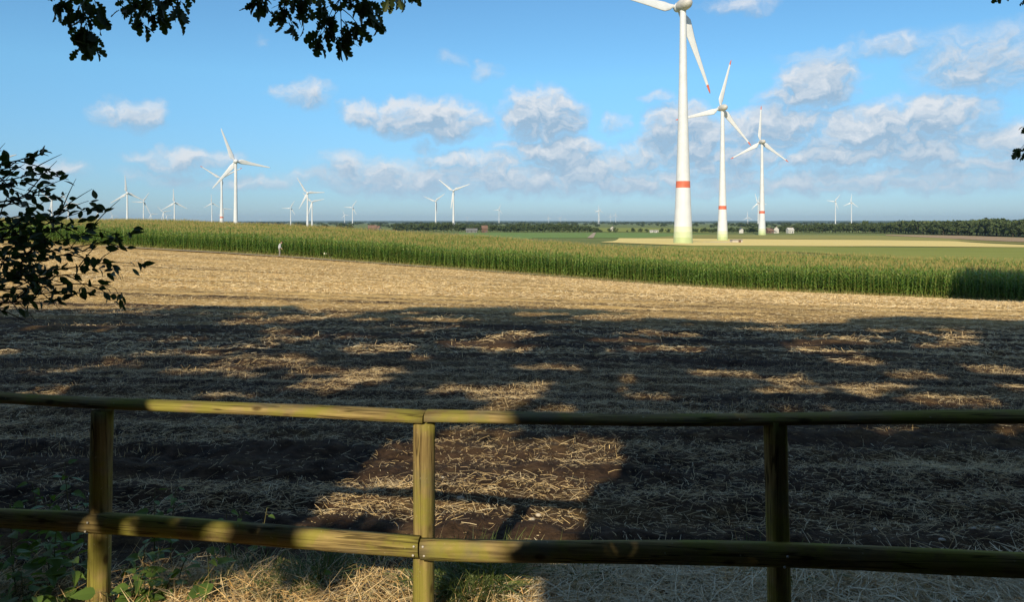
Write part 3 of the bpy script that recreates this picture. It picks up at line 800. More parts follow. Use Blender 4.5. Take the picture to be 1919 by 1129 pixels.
T = [(441.7, 302.5, 66, -8, 'largest white wind turbine on the left, rising behind the corn'),
 (-36, 311, 66, 23, 'wind turbine beyond the left edge with one blade reaching into view'),
 (97.5, 375, 25.5, 19, 'white wind turbine behind the dark beech twigs, the larger one'), (128, 381.5, 20, -3, 'white wind turbine behind the dark beech twigs, the smaller one'),
 (184, 398, 16, 3, 'small wind turbine just right of the dark beech twigs'), (210.8, 404.5, 10.5, -6, 'tiny wind turbine left of a tall one, its blade pointing right'),
 (238.4, 362, 34, 95, 'tall white wind turbine with one blade straight up, left of a cluster'), (269, 378.4, 21, 60, 'wind turbine with a level left blade, beside the tall upright one'),
 (283.3, 401.8, 12.8, 4, 'small wind turbine between the level bladed one and a close pair'), (306.6, 398, 15.2, 14, 'front turbine of a close overlapping pair on the left'),
 (312.7, 404.7, 9.2, 8, 'rear and smaller turbine of a close overlapping pair on the left'), (327, 380, 26, 93, 'white wind turbine right of the close pair with a blade straight up'),
 (397, 381, 17, 92, 'small wind turbine with upright blade just left of the red tipped one'), (419, 391.8, 16, -2, 'small wind turbine between the red tipped and the largest left turbine'),
 (544.8, 390, 15.8, 62, 'small wind turbine left of an overlapping pair in the middle left'), (576.3, 361.9, 34, 3, 'taller front turbine of the overlapping pair left of centre'),
 (584.8, 378.7, 24.3, 14, 'shorter rear turbine of the overlapping pair left of centre'), (645.8, 403, 9.6, -9, 'smaller turbine of a side by side pair left of centre'),
 (660.7, 388.7, 15.8, 58, 'larger turbine of a side by side pair left of centre'), (816.5, 377.2, 24, 38, 'left and shorter of two white turbines before the dark centre wood'),
 (849.8, 357.6, 34.5, 22, 'right and taller of two white turbines before the dark centre wood'), (876, 409, 5, 30, 'tiny turbine shaped like a Y above the wood right of centre pair'),
 (935.2, 393, 10.8, 69, 'lone small turbine right of the centre pair above the trees'), (932.4, 411.5, 3.8, 30, 'minute turbine at the foot of the lone small turbine'),
 (1028.3, 408.5, 6, 105, 'tiny turbine on the horizon, leftmost of those above the centre wood'), (1048.5, 410, 4.6, 40, 'left of two touching tiny turbines on the horizon'),
 (1051, 408.6, 5.2, 50, 'right of two touching tiny turbines on the horizon'), (1059.5, 411, 4, 90, 'minute turbine right of the two touching ones on the horizon'),
 (1122.8, 393.9, 10, 92, 'higher of two crossing turbines on the horizon near the field road'), (1121.2, 397, 9.4, 40, 'lower of two crossing turbines on the horizon near the field road'),
 (1144.3, 406, 6, 88, 'left of two thin turbines between the crossing pair and giant tower'), (1153.7, 403.5, 7, 80, 'right of two thin turbines between the crossing pair and giant tower'),
 (1401.4, 407.4, 11, 91, 'small turbine between the second and third red banded towers'), (1420.8, 379.8, 18, 107, 'turbine half hidden behind the third red banded tower'),
 (1422.5, 381.5, 14.5, 88, 'farther turbine overlapped behind the third red banded tower'), (1565.6, 377.6, 16.6, 53, 'left of two matching turbines above the right tree line'),
 (1595.5, 379.6, 16, 85, 'right of two matching turbines above the right tree line'), (488.5, 412.3, 4, 92, 'minute turbine on the horizon right of the largest left one'),
 (359, 411.8, 4, 45, 'minute turbine on the horizon left of the red tipped one')]
for px, hy, Lp, ph, lb in T:
    turbine(px, hy, Lp, ph, None, False, random.uniform(-16, -8) if px < 1000 else random.uniform(-28, -18), lb, False, 14 if Lp > 20 else 8)
# transformer hut on the concrete apron of the second turbine
p = hit(1370, 455); hz = float(ground(*p))
hut = empty('transformer_hut', (p[0] + 3, p[1], hz), .2, 'low grey hut on an apron by the second banded tower', 'hut')
mb = MB(); mb.box(-3.2, 3.2, -1.6, 1.6, -.6, 1.6); mb.build('wall', M['concrete'], hut)
mb = MB(); mb.box(-3.4, 3.4, -1.8, 1.8, 1.6, 1.85); mb.build('roof', M['roof_grey'], hut)
mb = MB(); mb.box(.6, 2.2, -1.66, -1.605, 0, 1.45); mb.build('door', M['brick_red'], hut)
mb = MB(); mb.box(-13, 3.5, -2, 2, -.5, .35); mb.build('apron', M['concrete'], hut).location = (-6, 4.2, 0)
# ------------------------------------------------------------------ distant trees, woods and houses
def far_tree_mesh(seed, n, lobes, leaf, name='crown'):
    """unit tree: height 1, crown of many small leaf clumps around branches"""
    r = np.random.default_rng(seed)
    c = np.stack([r.normal(0, .17, lobes), r.normal(0, .17, lobes), r.uniform(.30, .84, lobes)], -1)
    c[:, :2] *= (1.25 - np.abs(c[:, 2:3] - .5) * 1.1)
    rad = r.uniform(.12, .21, lobes)
    k = r.integers(0, lobes, n); d = r.normal(0, 1, (n, 3)); d /= np.linalg.norm(d, axis=1)[:, None]
    P = c[k] + d * (rad[k] * r.uniform(.6, 1.05, n))[:, None]
    a = r.normal(0, 1, (n, 3)) ; a -= (a * d).sum(1)[:, None] * d * .6; a /= np.linalg.norm(a, axis=1)[:, None]
    b = np.cross(d + r.normal(0, .35, (n, 3)), a); b /= np.linalg.norm(b, axis=1)[:, None]
    s = leaf * r.uniform(.6, 1.3, n)[:, None]
    V = np.stack([P - a * s - b * s * .6, P + a * s - b * s * .4, P + a * s * .7 + b * s, P - a * s * .8 + b * s * .7], 1)
    return V.reshape(-1, 3), np.arange(4 * n).reshape(-1, 4)
far_crowns = []
for k in range(6):
    v, f = far_tree_mesh(300 + k, 620, 17, .048)
    me = mesh_np('crown', v, f); me.materials.append(M['far_leaf']); far_crowns.append(me)
tb = MB(); tb.tube([(0, 0, -.03), (.01, 0, .25), (0, .01, .6)], (.03, .022, .01), 6); far_trunk = tb.mesh('trunk', M['bark'], True)
def far_tree(x, y, h, label, group, wide=1.0, name='tree'):
    o = empty(name, (x, y, float(ground(x, y)) - .2), random.uniform(0, 6.28), label, 'tree', group)
    o.scale = (h * wide, h * wide, h)
    link('crown', random.choice(far_crowns), o); link('trunk', far_trunk, o)
    return o
def tree_row(x0, b0, x1, b1, n, tops, label, group, wide=1.0, jit=10):
    for i in range(n):
        t = (i + random.uniform(-.35, .35)) / max(n - 1, 1); px = x0 + (x1 - x0) * t; by = b0 + (b1 - b0) * t
        p = hit(px, by); y = p[1] + random.uniform(0, jit); x = p[0] * y / p[1]
        ty = np.interp(px, [q[0] for q in tops], [q[1] for q in tops]) + random.uniform(-2.6, 1.6)
        h = EYE + (HOR - ty) / F * y - float(ground(x, y))
        far_tree(x, y, max(h, 4), label, group, wide * random.uniform(.85, 1.15))
rt = [(1630, 420), (1680, 414), (1725, 412), (1790, 413), (1830, 410), (1855, 407), (1885, 411), (1900, 414), (1915, 409), (2000, 408)]
tree_row(1640, 437.5, 1990, 447, 40, rt, 'broad dark tree in the wood edge at the far right', 'trees of the right wood edge', 1.05, 30)
tree_row(1660, 438.0, 1990, 445, 26, [(a, b + 9) for a, b in rt], 'bushy tree along the foot of the right wood edge', 'bushes of the right wood edge', 1.25, 5)
tree_row(945, 435.8, 1128, 436.2, 34, [(945, 423), (975, 421), (1050, 420), (1100, 424), (1128, 429)], 'tree in the dark wood behind the green beet field', 'trees of the centre wood', 1.15, 40)
tree_row(740, 434.5, 945, 435, 30, [(740, 420), (775, 418.5), (830, 417), (880, 420), (945, 423)], 'tree in the dark wood behind the two centre turbines', 'trees of the centre left wood', 1.2, 40)
tree_row(1440, 436.5, 1640, 437.2, 34, [(1440, 428), (1500, 421), (1560, 418.5), (1640, 419)], 'tree in the mid right belt left of the tall wood', 'trees of the mid right belt', 1.2, 50)
tree_row(1300, 436.8, 1440, 436.8, 22, [(1300, 428), (1360, 427), (1440, 427)], 'small tree in the row behind the banded towers', 'trees behind the banded towers', 1.2, 40)
for px, by, ty, w, lb in ((1142, 435.4, 427.5, 1.1, 'round tree left of the farm by the field road'), (1153, 435.6, 425.8, 1.2, 'taller round tree right of the farm by the field road'),
        (1175.5, 435.5, 431, 1.0, 'lone small bush in the far green meadow'), (1186, 435.6, 426.5, 1.2, 'round tree at the left of a hedge beyond the meadow'), (1200, 435.6, 427.5, 1.3, 'wide tree in the middle of a hedge beyond the meadow'),
        (1212, 435.8, 428.5, 1.2, 'low tree at the right of a hedge beyond the meadow'), (1240, 435.8, 427, 1.2, 'tree beside the giant tower on its left'), (1252, 436, 428, 1.2, 'tree touching the giant tower on its left'),
        (1622.5, 437.5, 411.5, .62, 'narrow dark tree standing above the belt right of the twin turbines'), (440, 427, 418.5, 1.3, 'dark tree at the foot of the largest left turbine'),
        (455, 427, 420, 1.4, 'wide tree just right of the largest left turbine')):
    p = hit(px, by); h = EYE + (HOR - ty) / F * p[1] - float(ground(*p)); far_tree(p[0], p[1], h, lb, None, w)
# woods farther off read as masses
def wood(name, items, label):
    Vs, Fs, o = [], [], 0
    bv = [far_tree_mesh(400 + k, 150, 10, .085) for k in range(4)]
    for x, y, h, w in items:
        v, f = bv[random.randrange(4)]; q = random.uniform(0, 6.28); c, s_ = math.cos(q), math.sin(q)
        vv = np.stack([(v[:, 0] * c - v[:, 1] * s_) * h * w + x, (v[:, 0] * s_ + v[:, 1] * c) * h * w + y, v[:, 2] * h + float(ground(x, y))], -1)
        Vs.append(vv); Fs.append(f + o); o += len(v)
    return tag(link(name, mesh_np(name, np.concatenate(Vs), np.concatenate(Fs)), mat=M['far_leaf']), label, 'woodland', kind='stuff')
it = []
for i in range(560):
    y = random.choice((1350, 1500, 1750, 2000, 2400, 2900)) * random.uniform(.95, 1.06); px = random.uniform(-150, 2080)
    if 1100 < px < 1330 and y < 1900: continue
    if fbm(np.array(px / 90.), np.array(y / 300.), 71, 2) < .40: continue
    it.append(((px - CX) / F * y, y, random.uniform(7.5, 12.5), random.uniform(1.3, 2.0)))
wood('distant_woodland', it, 'blue green belts of far woodland below the horizon')
it = []
for i in range(650):
    y = random.choice((3600, 4500, 5600, 7000)) * random.uniform(.93, 1.07); px = random.uniform(-150, 2080)
    it.append(((px - CX) / F * y, y, random.uniform(9, 15), random.uniform(2.5, 4.5)))
wood('horizon_woodland', it, 'hazy band of trees along the horizon')
it = []
for i in range(150):
    px = random.uniform(1640, 2050); p = hit(px, np.interp(px, [1640, 1990], [437.5, 447])); y = p[1] + random.uniform(20, 130)
    x = p[0] * y / p[1]; ty = np.interp(px, [q[0] for q in rt], [q[1] for q in rt]) + 2
    it.append((x, y, max(EYE + (HOR - ty) / F * y - float(ground(x, y)), 5), random.uniform(.9, 1.3)))
wood('right_wood', it, 'inner trees of the tall dark wood at the far right')

def house(px, by, D, w, d, h, rh, wall, roof, label, rz=0.0):
    X = (px - CX) / F * D; z = EYE + (HOR - by) / F * D
    g = float(ground(X, D)); z = min(z, g + 3)
    o = empty('farm_house', (X, D, g), rz, label, 'house', 'far farm houses')
    mb = MB(); mb.box(-w / 2, w / 2, -d / 2, d / 2, -1, h)
    mb.add([(-w / 2, -d / 2, h), (-w / 2, d / 2, h), (-w / 2, 0, h + rh)], [(0, 2, 1)]); mb.add([(w / 2, -d / 2, h), (w / 2, d / 2, h), (w / 2, 0, h + rh)], [(0, 1, 2)])
    mb.build('wall', wall, o)
    rb = MB(); e = .5; k = rh / (d / 2)
    for s_ in (-1, 1):
        y0, z0 = s_ * (d / 2 + e), h - e * k + .05
        rb.add([(-w / 2 - e, y0, z0), (w / 2 + e, y0, z0), (w / 2 + e, 0, h + rh + .05), (-w / 2 - e, 0, h + rh + .05), (-w / 2 - e, y0, z0 + .25), (w / 2 + e, y0, z0 + .25), (w / 2 + e, 0, h + rh + .3), (-w / 2 - e, 0, h + rh + .3)],
               [(0, 1, 2, 3), (4, 7, 6, 5), (0, 4, 5, 1), (1, 5, 6, 2), (2, 6, 7, 3), (3, 7, 4, 0)])
    ro = rb.build('roof', roof, o)
    cb_ = MB(); cb_.box(w * .2, w * .2 + .8, -.4, .4, h + rh * .6, h + rh + 1.1); cb_.build('chimney', M['brick_red'], ro)
    nw = max(2, int(w / 4))
    for i in range(nw):
        x = -w / 2 + w * (i + .5) / nw
        wb = MB(); wb.box(x - .55, x + .55, -d / 2 - .04, -d / 2 - .004, 1.0, 2.4); wb.build('window', M['window_glass'], o)
    db = MB(); db.box(w * .02 + .9, w * .02 + 1.9, -d / 2 - .06, -d / 2 - .005, 0, 2.1); db.build('door', M['roof_grey'], o)
house(698, 433, 1150, 13, 9, 4.5, 4, M['brick_red'], M['roof_tile'], 'brick farm house with red roof left of the centre wood, the larger', .1)
house(708, 433, 1165, 8, 7, 4.0, 3, M['plaster_white'], M['roof_tile'], 'small annex beside the red roofed farm house left of centre', -.3)
house(884, 436, 930, 14, 8, 3.2, 2.2, M['roof_grey'], M['roof_grey'], 'long low grey barn right of the two centre turbines', 0)
house(908, 436, 930, 7, 6, 6, 3, M['brick_red'], M['roof_tile'], 'narrow tall brick house right of the grey barn', .2)
house(1147.5, 431, 1120, 7, 7, 4.0, 3, M['plaster_white'], M['roof_grey'], 'white gabled house between two round trees by the field road', 1.4)
house(1222, 436, 950, 6, 3, 2.2, .6, M['plaster_white'], M['plaster_white'], 'low white shed left of the giant tower, the left one', 0)
house(1229.5, 436, 950, 5, 3, 2.2, .6, M['plaster_white'], M['plaster_white'], 'low white shed left of the giant tower, the right one', 0)
house(1480.5, 428, 890, 7, 6, 4.2, 2.4, M['plaster_white'], M['plaster_white'], 'bright white two storey house right of the third banded tower', .15)
house(1442, 434, 900, 8, 6, 3.2, 3, M['brick_red'], M['roof_tile'], 'red farm house right beside the foot of the third banded tower', .3)
house(1455, 431, 905, 6, 6, 5, 3, M['plaster_white'], M['roof_grey'], 'pale gable house between the red house and white house', 1.2)
house(1389, 428, 905, 4.5, 5, 4.5, 2.5, M['plaster_white'], M['roof_grey'], 'tall pale gable left of the third banded tower', 1.3)

# ------------------------------------------------------------------ trees whose shade lies on the field
# outline of that shade on the ground, read off the photograph, and the gaps in it
def shade(X, Y, Z):          # where the shadow of a point falls, carried on to the level of the verge
    return X + SX * Z, Y + SY * Z
def gshade(px, py):
    p = hit(px, py); return shade(p[0], p[1], float(ground(*p)))
edge_px = [(-300, 590), (0, 582), (200, 583), (330, 577), (545, 574), (560, 579), (580, 590), (700, 584), (800, 578), (940, 577), (1080, 581), (1180, 588), (1300, 598), (1400, 604), (1500, 611), (1570, 608), (1600, 598), (1700, 594), (1800, 598), (1880, 604), (2100, 600)]
EP = np.array([gshade(*p) for p in edge_px])
gaps = []
def gap(px, py, hw, hh):
    c = gshade(px, py); r = gshade(px + hw, py); t = gshade(px, py - hh)
    gaps.append((c[0], c[1], 1.2 * max(abs(r[0] - c[0]), .05), 1.15 * max(abs(t[1] - c[1]), .10)))
for px, py, hw, hh in ((100, 697, 45, 7), (170, 688, 45, 7), (240, 675, 45, 8), (310, 664, 60, 8), (370, 660, 45, 6), (470, 652, 40, 7), (535, 640, 45, 8), (550, 672, 40, 6), (470, 603, 55, 6), (560, 596, 50, 5), (640, 590, 40, 4),
        (735, 650, 50, 7), (785, 673, 22, 6), (700, 660, 35, 5), (950, 653, 50, 8), (870, 647, 40, 5), (690, 717, 45, 7), (825, 730, 55, 9), (960, 748, 60, 10), (1060, 765, 45, 8), (520, 862, 40, 8), (900, 810, 80, 9),
        (20, 745, 60, 9), (110, 733, 60, 8), (30, 792, 40, 6), (0, 660, 25, 7), (1545, 659, 55, 6), (1610, 678, 45, 8), (1640, 725, 60, 7), (1870, 698, 60, 9), (1900, 730, 40, 9), (1790, 752, 100, 12), (1670, 805, 70, 8),
        (1900, 805, 50, 9), (1890, 905, 40, 10), (1880, 990, 40, 9), (1200, 593, 70, 4), (1130, 597, 60, 4), (1180, 640, 60, 4), (830, 600, 60, 4), (620, 1105, 40, 10), (30, 1085, 40, 25), (60, 1040, 40, 20), (230, 685, 60, 6), (420, 668, 60, 6), (330, 640, 60, 5), (640, 630, 60, 5), (1040, 690, 60, 6), (1250, 655, 70, 5), (1350, 700, 60, 6), (1480, 735, 70, 7), (1720, 705, 60, 6), (1240, 745, 60, 8), (420, 745, 50, 6), (1800, 780, 60, 8), (1500, 770, 50, 6)):
    gap(px, py, hw, hh)
def shaded(PX, PY):
    ok = PY < np.interp(PX, EP[:, 0], EP[:, 1]) + 1.5 * (fbm(PX * 1.4, PY * .5, 81, 4) - .5)
    wob = .6 * (fbm(PX * 2.6, PY * 2.6, 83, 4) - .5)
    lo = np.interp(PY, [3.0, 3.8, 4.2, 4.35, 5.0, 6.7], [-2.4, -2.0, -1.85, -1.45, -1.28, -1.22]) + wob * .5; hi = np.interp(PY, [3.0, 3.9, 5.0, 6.0, 6.7], [.05, .40, .62, .85, 1.0]) + wob
    ok &= ~((PY > 2.7) & (PY < 6.55 + wob) & (PX > lo) & (PX < hi))
    dap = (PY > 3.8) & (PY < 4.6) & (PX > -2.1) & (PX < -.75) & (fbm(PX * 12, PY * 8.0, 87, 2) > .58)
    ok |= dap
    w2 = 1 + 2.2 * (fbm(PX * 2.6, PY * 2.0, 85, 4) - .5)
    ok &= ~((PY > 6.8) & (fbm(PX * .85 - PY * .2, PY * .8, 93, 3) > .662))
    for cx, cy, rx, ry in gaps:
        ok &= ((PX - cx) / rx) ** 2 + ((PY - cy) / ry) ** 2 > w2
    ok |= (PX > 1.05) & (PX < 3.2) & (PY > 3.3) & (PY < 5.1)
    ok |= (PX < -2.3) & (PX > -4.2) & (PY > 3.9) & (PY < 5.4)
    return ok
def quads_at(P, size, r):
    n = len(P)
    d = r.normal(0, 1, (n, 3)); d /= np.linalg.norm(d, axis=1)[:, None]
    a = np.cross(d, r.normal(0, 1, (n, 3))); a /= np.linalg.norm(a, axis=1)[:, None]; b = np.cross(d, a)
    s = (size * r.uniform(.6, 1.25, n))[:, None]
    V = np.stack([P - a * s * .5, P + b * s * .34, P + a * s * .5, P - b * s * .34], 1)
    return V.reshape(-1, 3), np.arange(4 * n).reshape(-1, 4)
r2 = np.random.default_rng(19)
N = 340000
PX = r2.uniform(-24, 22, N); PY = r2.uniform(2.6, 25, N)
YY = r2.uniform(-6.5, .2, N)
ZZ = (PY - YY) / SY
m = shaded(PX, PY) & (ZZ > 2.5)
PX, PY, YY, ZZ = PX[m], PY[m], YY[m], ZZ[m]; XX = PX - SX * ZZ
trunks = [(-24, -4.2), (-17.5, -3.4), (-11, -4.0), (-4.6, -3.6), (2.4, -4.3), (8.8, -3.5), (15.5, -4.0)]
near_t = np.argmin(np.abs(XX[:, None] - np.array([t[0] for t in trunks])[None]), 1)
def trunk_mesh(h, r0, seed, reach=3.0):
    r = random.Random(seed); mb = MB()
    pts = [(.12 * math.sin(seed + t * 3), .1 * math.cos(seed * 2 + t * 2), h * t - .3) for t in (0, .05, .15, .35, .6, .85, 1)]
    mb.tube(pts, [r0 * k for k in (1.5, 1.15, 1, .85, .6, .3, .12)], 12)
    for k in range(9):
        t = .28 + .6 * k / 9; a = r.uniform(0, 6.28); L = reach * (1.1 - t * .6)
        p = Vector((0, 0, h * t)); q = [p]
        for i in range(4):
            p = p + Vector((math.cos(a), math.sin(a), .45 + .12 * i)) * (L / 4); a += r.uniform(-.3, .3); q.append(p)
        mb.tube(q, [r0 * .34 * x * (1 - .4 * t) for x in (1, .75, .5, .3, .12)], 7)
    return mb.mesh('trunk', M['bark'], True)
oak = None
names_ = ['first', 'second', 'third', 'fourth', 'fifth', 'sixth', 'seventh']
for k, (x, y) in enumerate(trunks):
    lb = 'oak tree behind the viewpoint with lobed leaves hanging into the top edge' if k == 3 else 'shade tree behind the viewpoint, %s of the row from the left' % names_[k]
    o = empty('oak_tree', (x, y, 0), 0, lb, 'tree', 'shade trees in a row behind the viewpoint')
    link('trunk', trunk_mesh(11.5, .27, k + 3.0), o)
    s_ = near_t == k
    P = np.stack([XX[s_] - x, YY[s_] - y, ZZ[s_]], -1)
    v, f = quads_at(P, .30, r2)
    c = link('crown', mesh_np('crown', v, f), o, M['crown_leaf']); c['kind'] = 'stuff'
    if k == 3: oak = o
# undergrowth and further trees of the wood behind the viewpoint, lower than the light that reaches the field
n = 60000
PY = r2.uniform(-14, 2.5, n); YY = r2.uniform(-24, -5.5, n); ZZ = (PY - YY) / SY; XX = r2.uniform(-42, 36, n)
m = (ZZ > .1) & (ZZ < 13); P = np.stack([XX[m], YY[m], ZZ[m]], -1)
v, f = quads_at(P, .75, r2)
tag(link('undergrowth', mesh_np('undergrowth', v, f), mat=M['crown_leaf']), 'dense leafy undergrowth of the wood behind the viewpoint', 'undergrowth', kind='stuff')
# two taller trees out to the right throw the shade on the corn
ra = random.Random(5)
for k, (x, y, h, w) in enumerate(((36.9, 36.5, 19.5, 6.2), (48.5, 35.0, 21, 6.5))):
    g0 = float(ground(x, y))
    o = empty('ash_tree', (x, y, g0), 0, 'tall field tree out to the right of the stubble, %s the view' % ('nearer to' if k == 0 else 'farther from'), 'tree', 'field trees shading the corn')
    link('trunk', trunk_mesh(h * .9, .4, k + 11.0, 4.5), o)
    n = 15000
    d = r2.normal(0, 1, (n, 3)); d /= np.linalg.norm(d, axis=1)[:, None]; d *= (r2.random(n) ** .4)[:, None]
    P = d * np.array([w, w * .9, h * .40]) + np.array([0, 0, h * .58])
    P = P[P[:, 2] > 1.0]
    v, f = quads_at(P, .62, r2); c = link('crown', mesh_np('crown', v, f), o, M['crown_leaf']); c['kind'] = 'stuff'

# ------------------------------------------------------------------ branches that hang into the picture
def leaf_mesh(outline, name, m, fold=.25, curl=.2):
    """outline: half contour (t along the leaf, half width); folded along the midrib, tip curling"""
    mb = MB(); vs = []
    for t, w in outline:
        z = -curl * t * t
        vs += [(t, -w, z + fold * w), (t, 0, z), (t, w, z + fold * w)]
    fs = []
    for i in range(len(outline) - 1):
        a = 3 * i; fs += [(a, a + 1, a + 4, a + 3), (a + 1, a + 2, a + 5, a + 4)]
    mb.add(vs, fs); return mb.mesh(name, m, False)
oak_o = [(0, .01), (.10, .045), (.18, .13), (.25, .17), (.31, .09), (.40, .21), (.48, .25), (.54, .13), (.64, .26), (.73, .29), (.79, .16), (.88, .20), (.95, .14), (1, .02)]
oak_leaves = [leaf_mesh([(t, w * k) for t, w in oak_o], 'leaf', M['oak_leaf'], f, c) for k, f, c in ((1, .3, .15), (.9, .5, .3), (1.1, .1, -.1), (1.0, .35, .45))]
bee_o = [(0, .01), (.08, .10), (.22, .22), (.40, .285), (.58, .26), (.76, .17), (.90, .07), (1, .005)]
bee_leaves = [leaf_mesh([(t, w * k) for t, w in bee_o], 'leaf', M['beech_leaf'], f, c) for k, f, c in ((1, .25, .1), (.8, .45, .3), (1.05, .1, -.1))]
def smooth_path(pts, n):
    pts = [Vector(p) for p in pts]
    d = [0.0]
    for a, b in zip(pts, pts[1:]): d.append(d[-1] + (b - a).length)
    out = []
    for i in range(n):
        s_ = d[-1] * i / (n - 1); k = max(j for j in range(len(d)) if d[j] <= s_ + 1e-9); k = min(k, len(pts) - 2)
        t = (s_ - d[k]) / (d[k + 1] - d[k]); p0, p1, p2, p3 = pts[max(k - 1, 0)], pts[k], pts[k + 1], pts[min(k + 2, len(pts) - 1)]
        out.append(.5 * ((2 * p1) + (p2 - p0) * t + (2 * p0 - 5 * p1 + 4 * p2 - p3) * t * t + (3 * p1 - p0 - 3 * p2 + p3) * t ** 3))
    return out
LQ = [0]
def put_leaf(parent, base, mesh, P, d, L, roll):
    q = d.to_track_quat('X', 'Z').to_matrix() @ Matrix.Rotation(roll, 3, 'X')
    o = link('leaf', mesh, parent); o.location = P - base; o.rotation_euler = q.to_euler(); o.scale = (L, L, L); LQ[0] += 1
rb = random.Random(77)
def oak_spray(tree, pts, Y, nl, side, r0=.006):
    base = tree.location.copy()
    P3 = [at(px, py, Y + dy) for px, py, dy in pts]
    path = smooth_path(P3, 14)
    mb = MB(); mb.tube([p - base for p in path], [r0 * (1 - .75 * i / 13) for i in range(14)], 5)
    ends = [(path[-1], path[-1] - path[-3])]
    for px, py, dy in side:
        e = at(px, py, Y + dy); k = min(range(2, 13), key=lambda i: (path[i] - e).length + .12 * abs(i - 7) / 7); s_ = path[max(k - 2, 0)]
        mid = (s_ + e) / 2 + Vector((0, 0, .02)); q = smooth_path([s_, mid, e], 6)
        mb.tube([p - base for p in q], [r0 * .6 * (1 - .6 * i / 5) for i in range(6)], 4); ends.append((e, e - mid))
    br = mb.build('branch', M['twig_bark'], tree, True); br['label'] = 'thin oak twig with lobed leaves'
    per = nl // len(ends) + 1
    for e, d in ends:
        d = d.normalized()
        for i in range(per):
            v = (d * .7 + Vector((rb.gauss(0, .75), rb.gauss(0, .6), rb.gauss(-.35, .55)))).normalized()
            p = e - d * rb.uniform(0, .10) + Vector((rb.gauss(0, .018), rb.gauss(0, .03), rb.gauss(0, .018)))
            put_leaf(br, base, rb.choice(oak_leaves), p, v, rb.uniform(.065, .115), rb.uniform(-1.4, 1.4))
# limb that carries them, above the view
base = oak.location.copy()
mb = MB(); lp = smooth_path([(-4.6, -3.6, 4.4), (-3.9, -.5, 5.2), (-2.9, 2.6, 4.9), (-2.0, 4.7, 4.1), (-.9, 5.4, 3.95)], 16)
mb.tube([p - base for p in lp], [.085 * (1 - .85 * i / 15) for i in range(16)], 8)
mb.tube([Vector(q) - base for q in ((-2.9, 2.6, 4.9), (-3.0, 3.9, 4.3), (-2.8, 4.7, 3.75))], (.035, .025, .012), 6)
mb.build('limb', M['bark'], oak, True)
oak_spray(oak, [(190, -150, 0), (165, -40, 0), (160, 25, .02), (165, 60, 0), (172, 92, -.03)], 4.7, 88, [(105, 22, .05), (122, 12, .05), (180, 10, 0), (150, 62, 0), (195, 48, .02), (140, 40, .03), (175, 70, 0), (150, 85, 0), (165, 35, 0)])
oak_spray(oak, [(330, -160, 0), (310, -50, 0), (285, -5, 0), (262, 22, 0), (268, 45, -.02)], 4.8, 78, [(232, 2, 0), (228, 30, .03), (290, 22, 0), (312, 5, 0), (340, 32, .02), (340, 5, 0), (262, 5, 0), (300, 35, 0)])
oak_spray(oak, [(640, -170, 0), (636, -50, 0), (638, 10, 0), (640, 55, 0), (642, 92, -.03)], 4.6, 120, [(560, 0, .05), (600, 15, 0), (665, 12, 0), (690, 22, 0), (705, 45, .02), (680, 60, 0), (660, 72, 0), (595, 80, 0), (606, 55, 0), (625, 40, 0), (640, 75, 0), (695, 5, 0)])
oak_spray(oak, [(560, -160, .2), (545, -40, .2), (535, 5, .2), (545, 40, .2), (556, 62, .17)], 4.5, 52, [(468, 10, .2), (485, 5, .2), (520, 20, .2), (565, 35, .2), (530, 40, .2), (575, 15, .2)])
oak_spray(oak, [(770, -120, 0), (745, -40, 0), (735, -6, 0), (725, 4, 0)], 5.0, 26, [(765, -4, 0), (785, -4, 0), (748, 2, 0)])
# oak twigs at the right edge, from the next tree
oak2 = [o for o in bpy.data.objects if o.name.startswith('oak_tree') and o.location.x > 8 and o.location.x < 9][0]
base2 = oak2.location.copy()
mb = MB(); mb.tube([p - base2 for p in smooth_path([(8.8, -3.5, 4.6), (8.6, -.5, 5.3), (7.6, 4.0, 5.0), (6.6, 8.0, 4.4), (6.6, 8.6, 3.6)], 12)], [.08 * (1 - .8 * i / 11) for i in range(12)], 8); mb.build('limb', M['bark'], oak2, True)
oak_spray(oak2, [(2010, 80, 0), (1975, 180, 0), (1945, 250, 0), (1914, 292, 0)], 8.8, 30, [(1918, 240, 0), (1925, 285, 0), (1905, 288, 0), (1935, 300, 0)], .008)
oak_spray(oak2, [(1990, -120, 0), (1960, -40, 0), (1935, -5, 0), (1918, 2, 0)], 8.6, 14, [(1930, 5, 0), (1870, -6, 0)], .008)

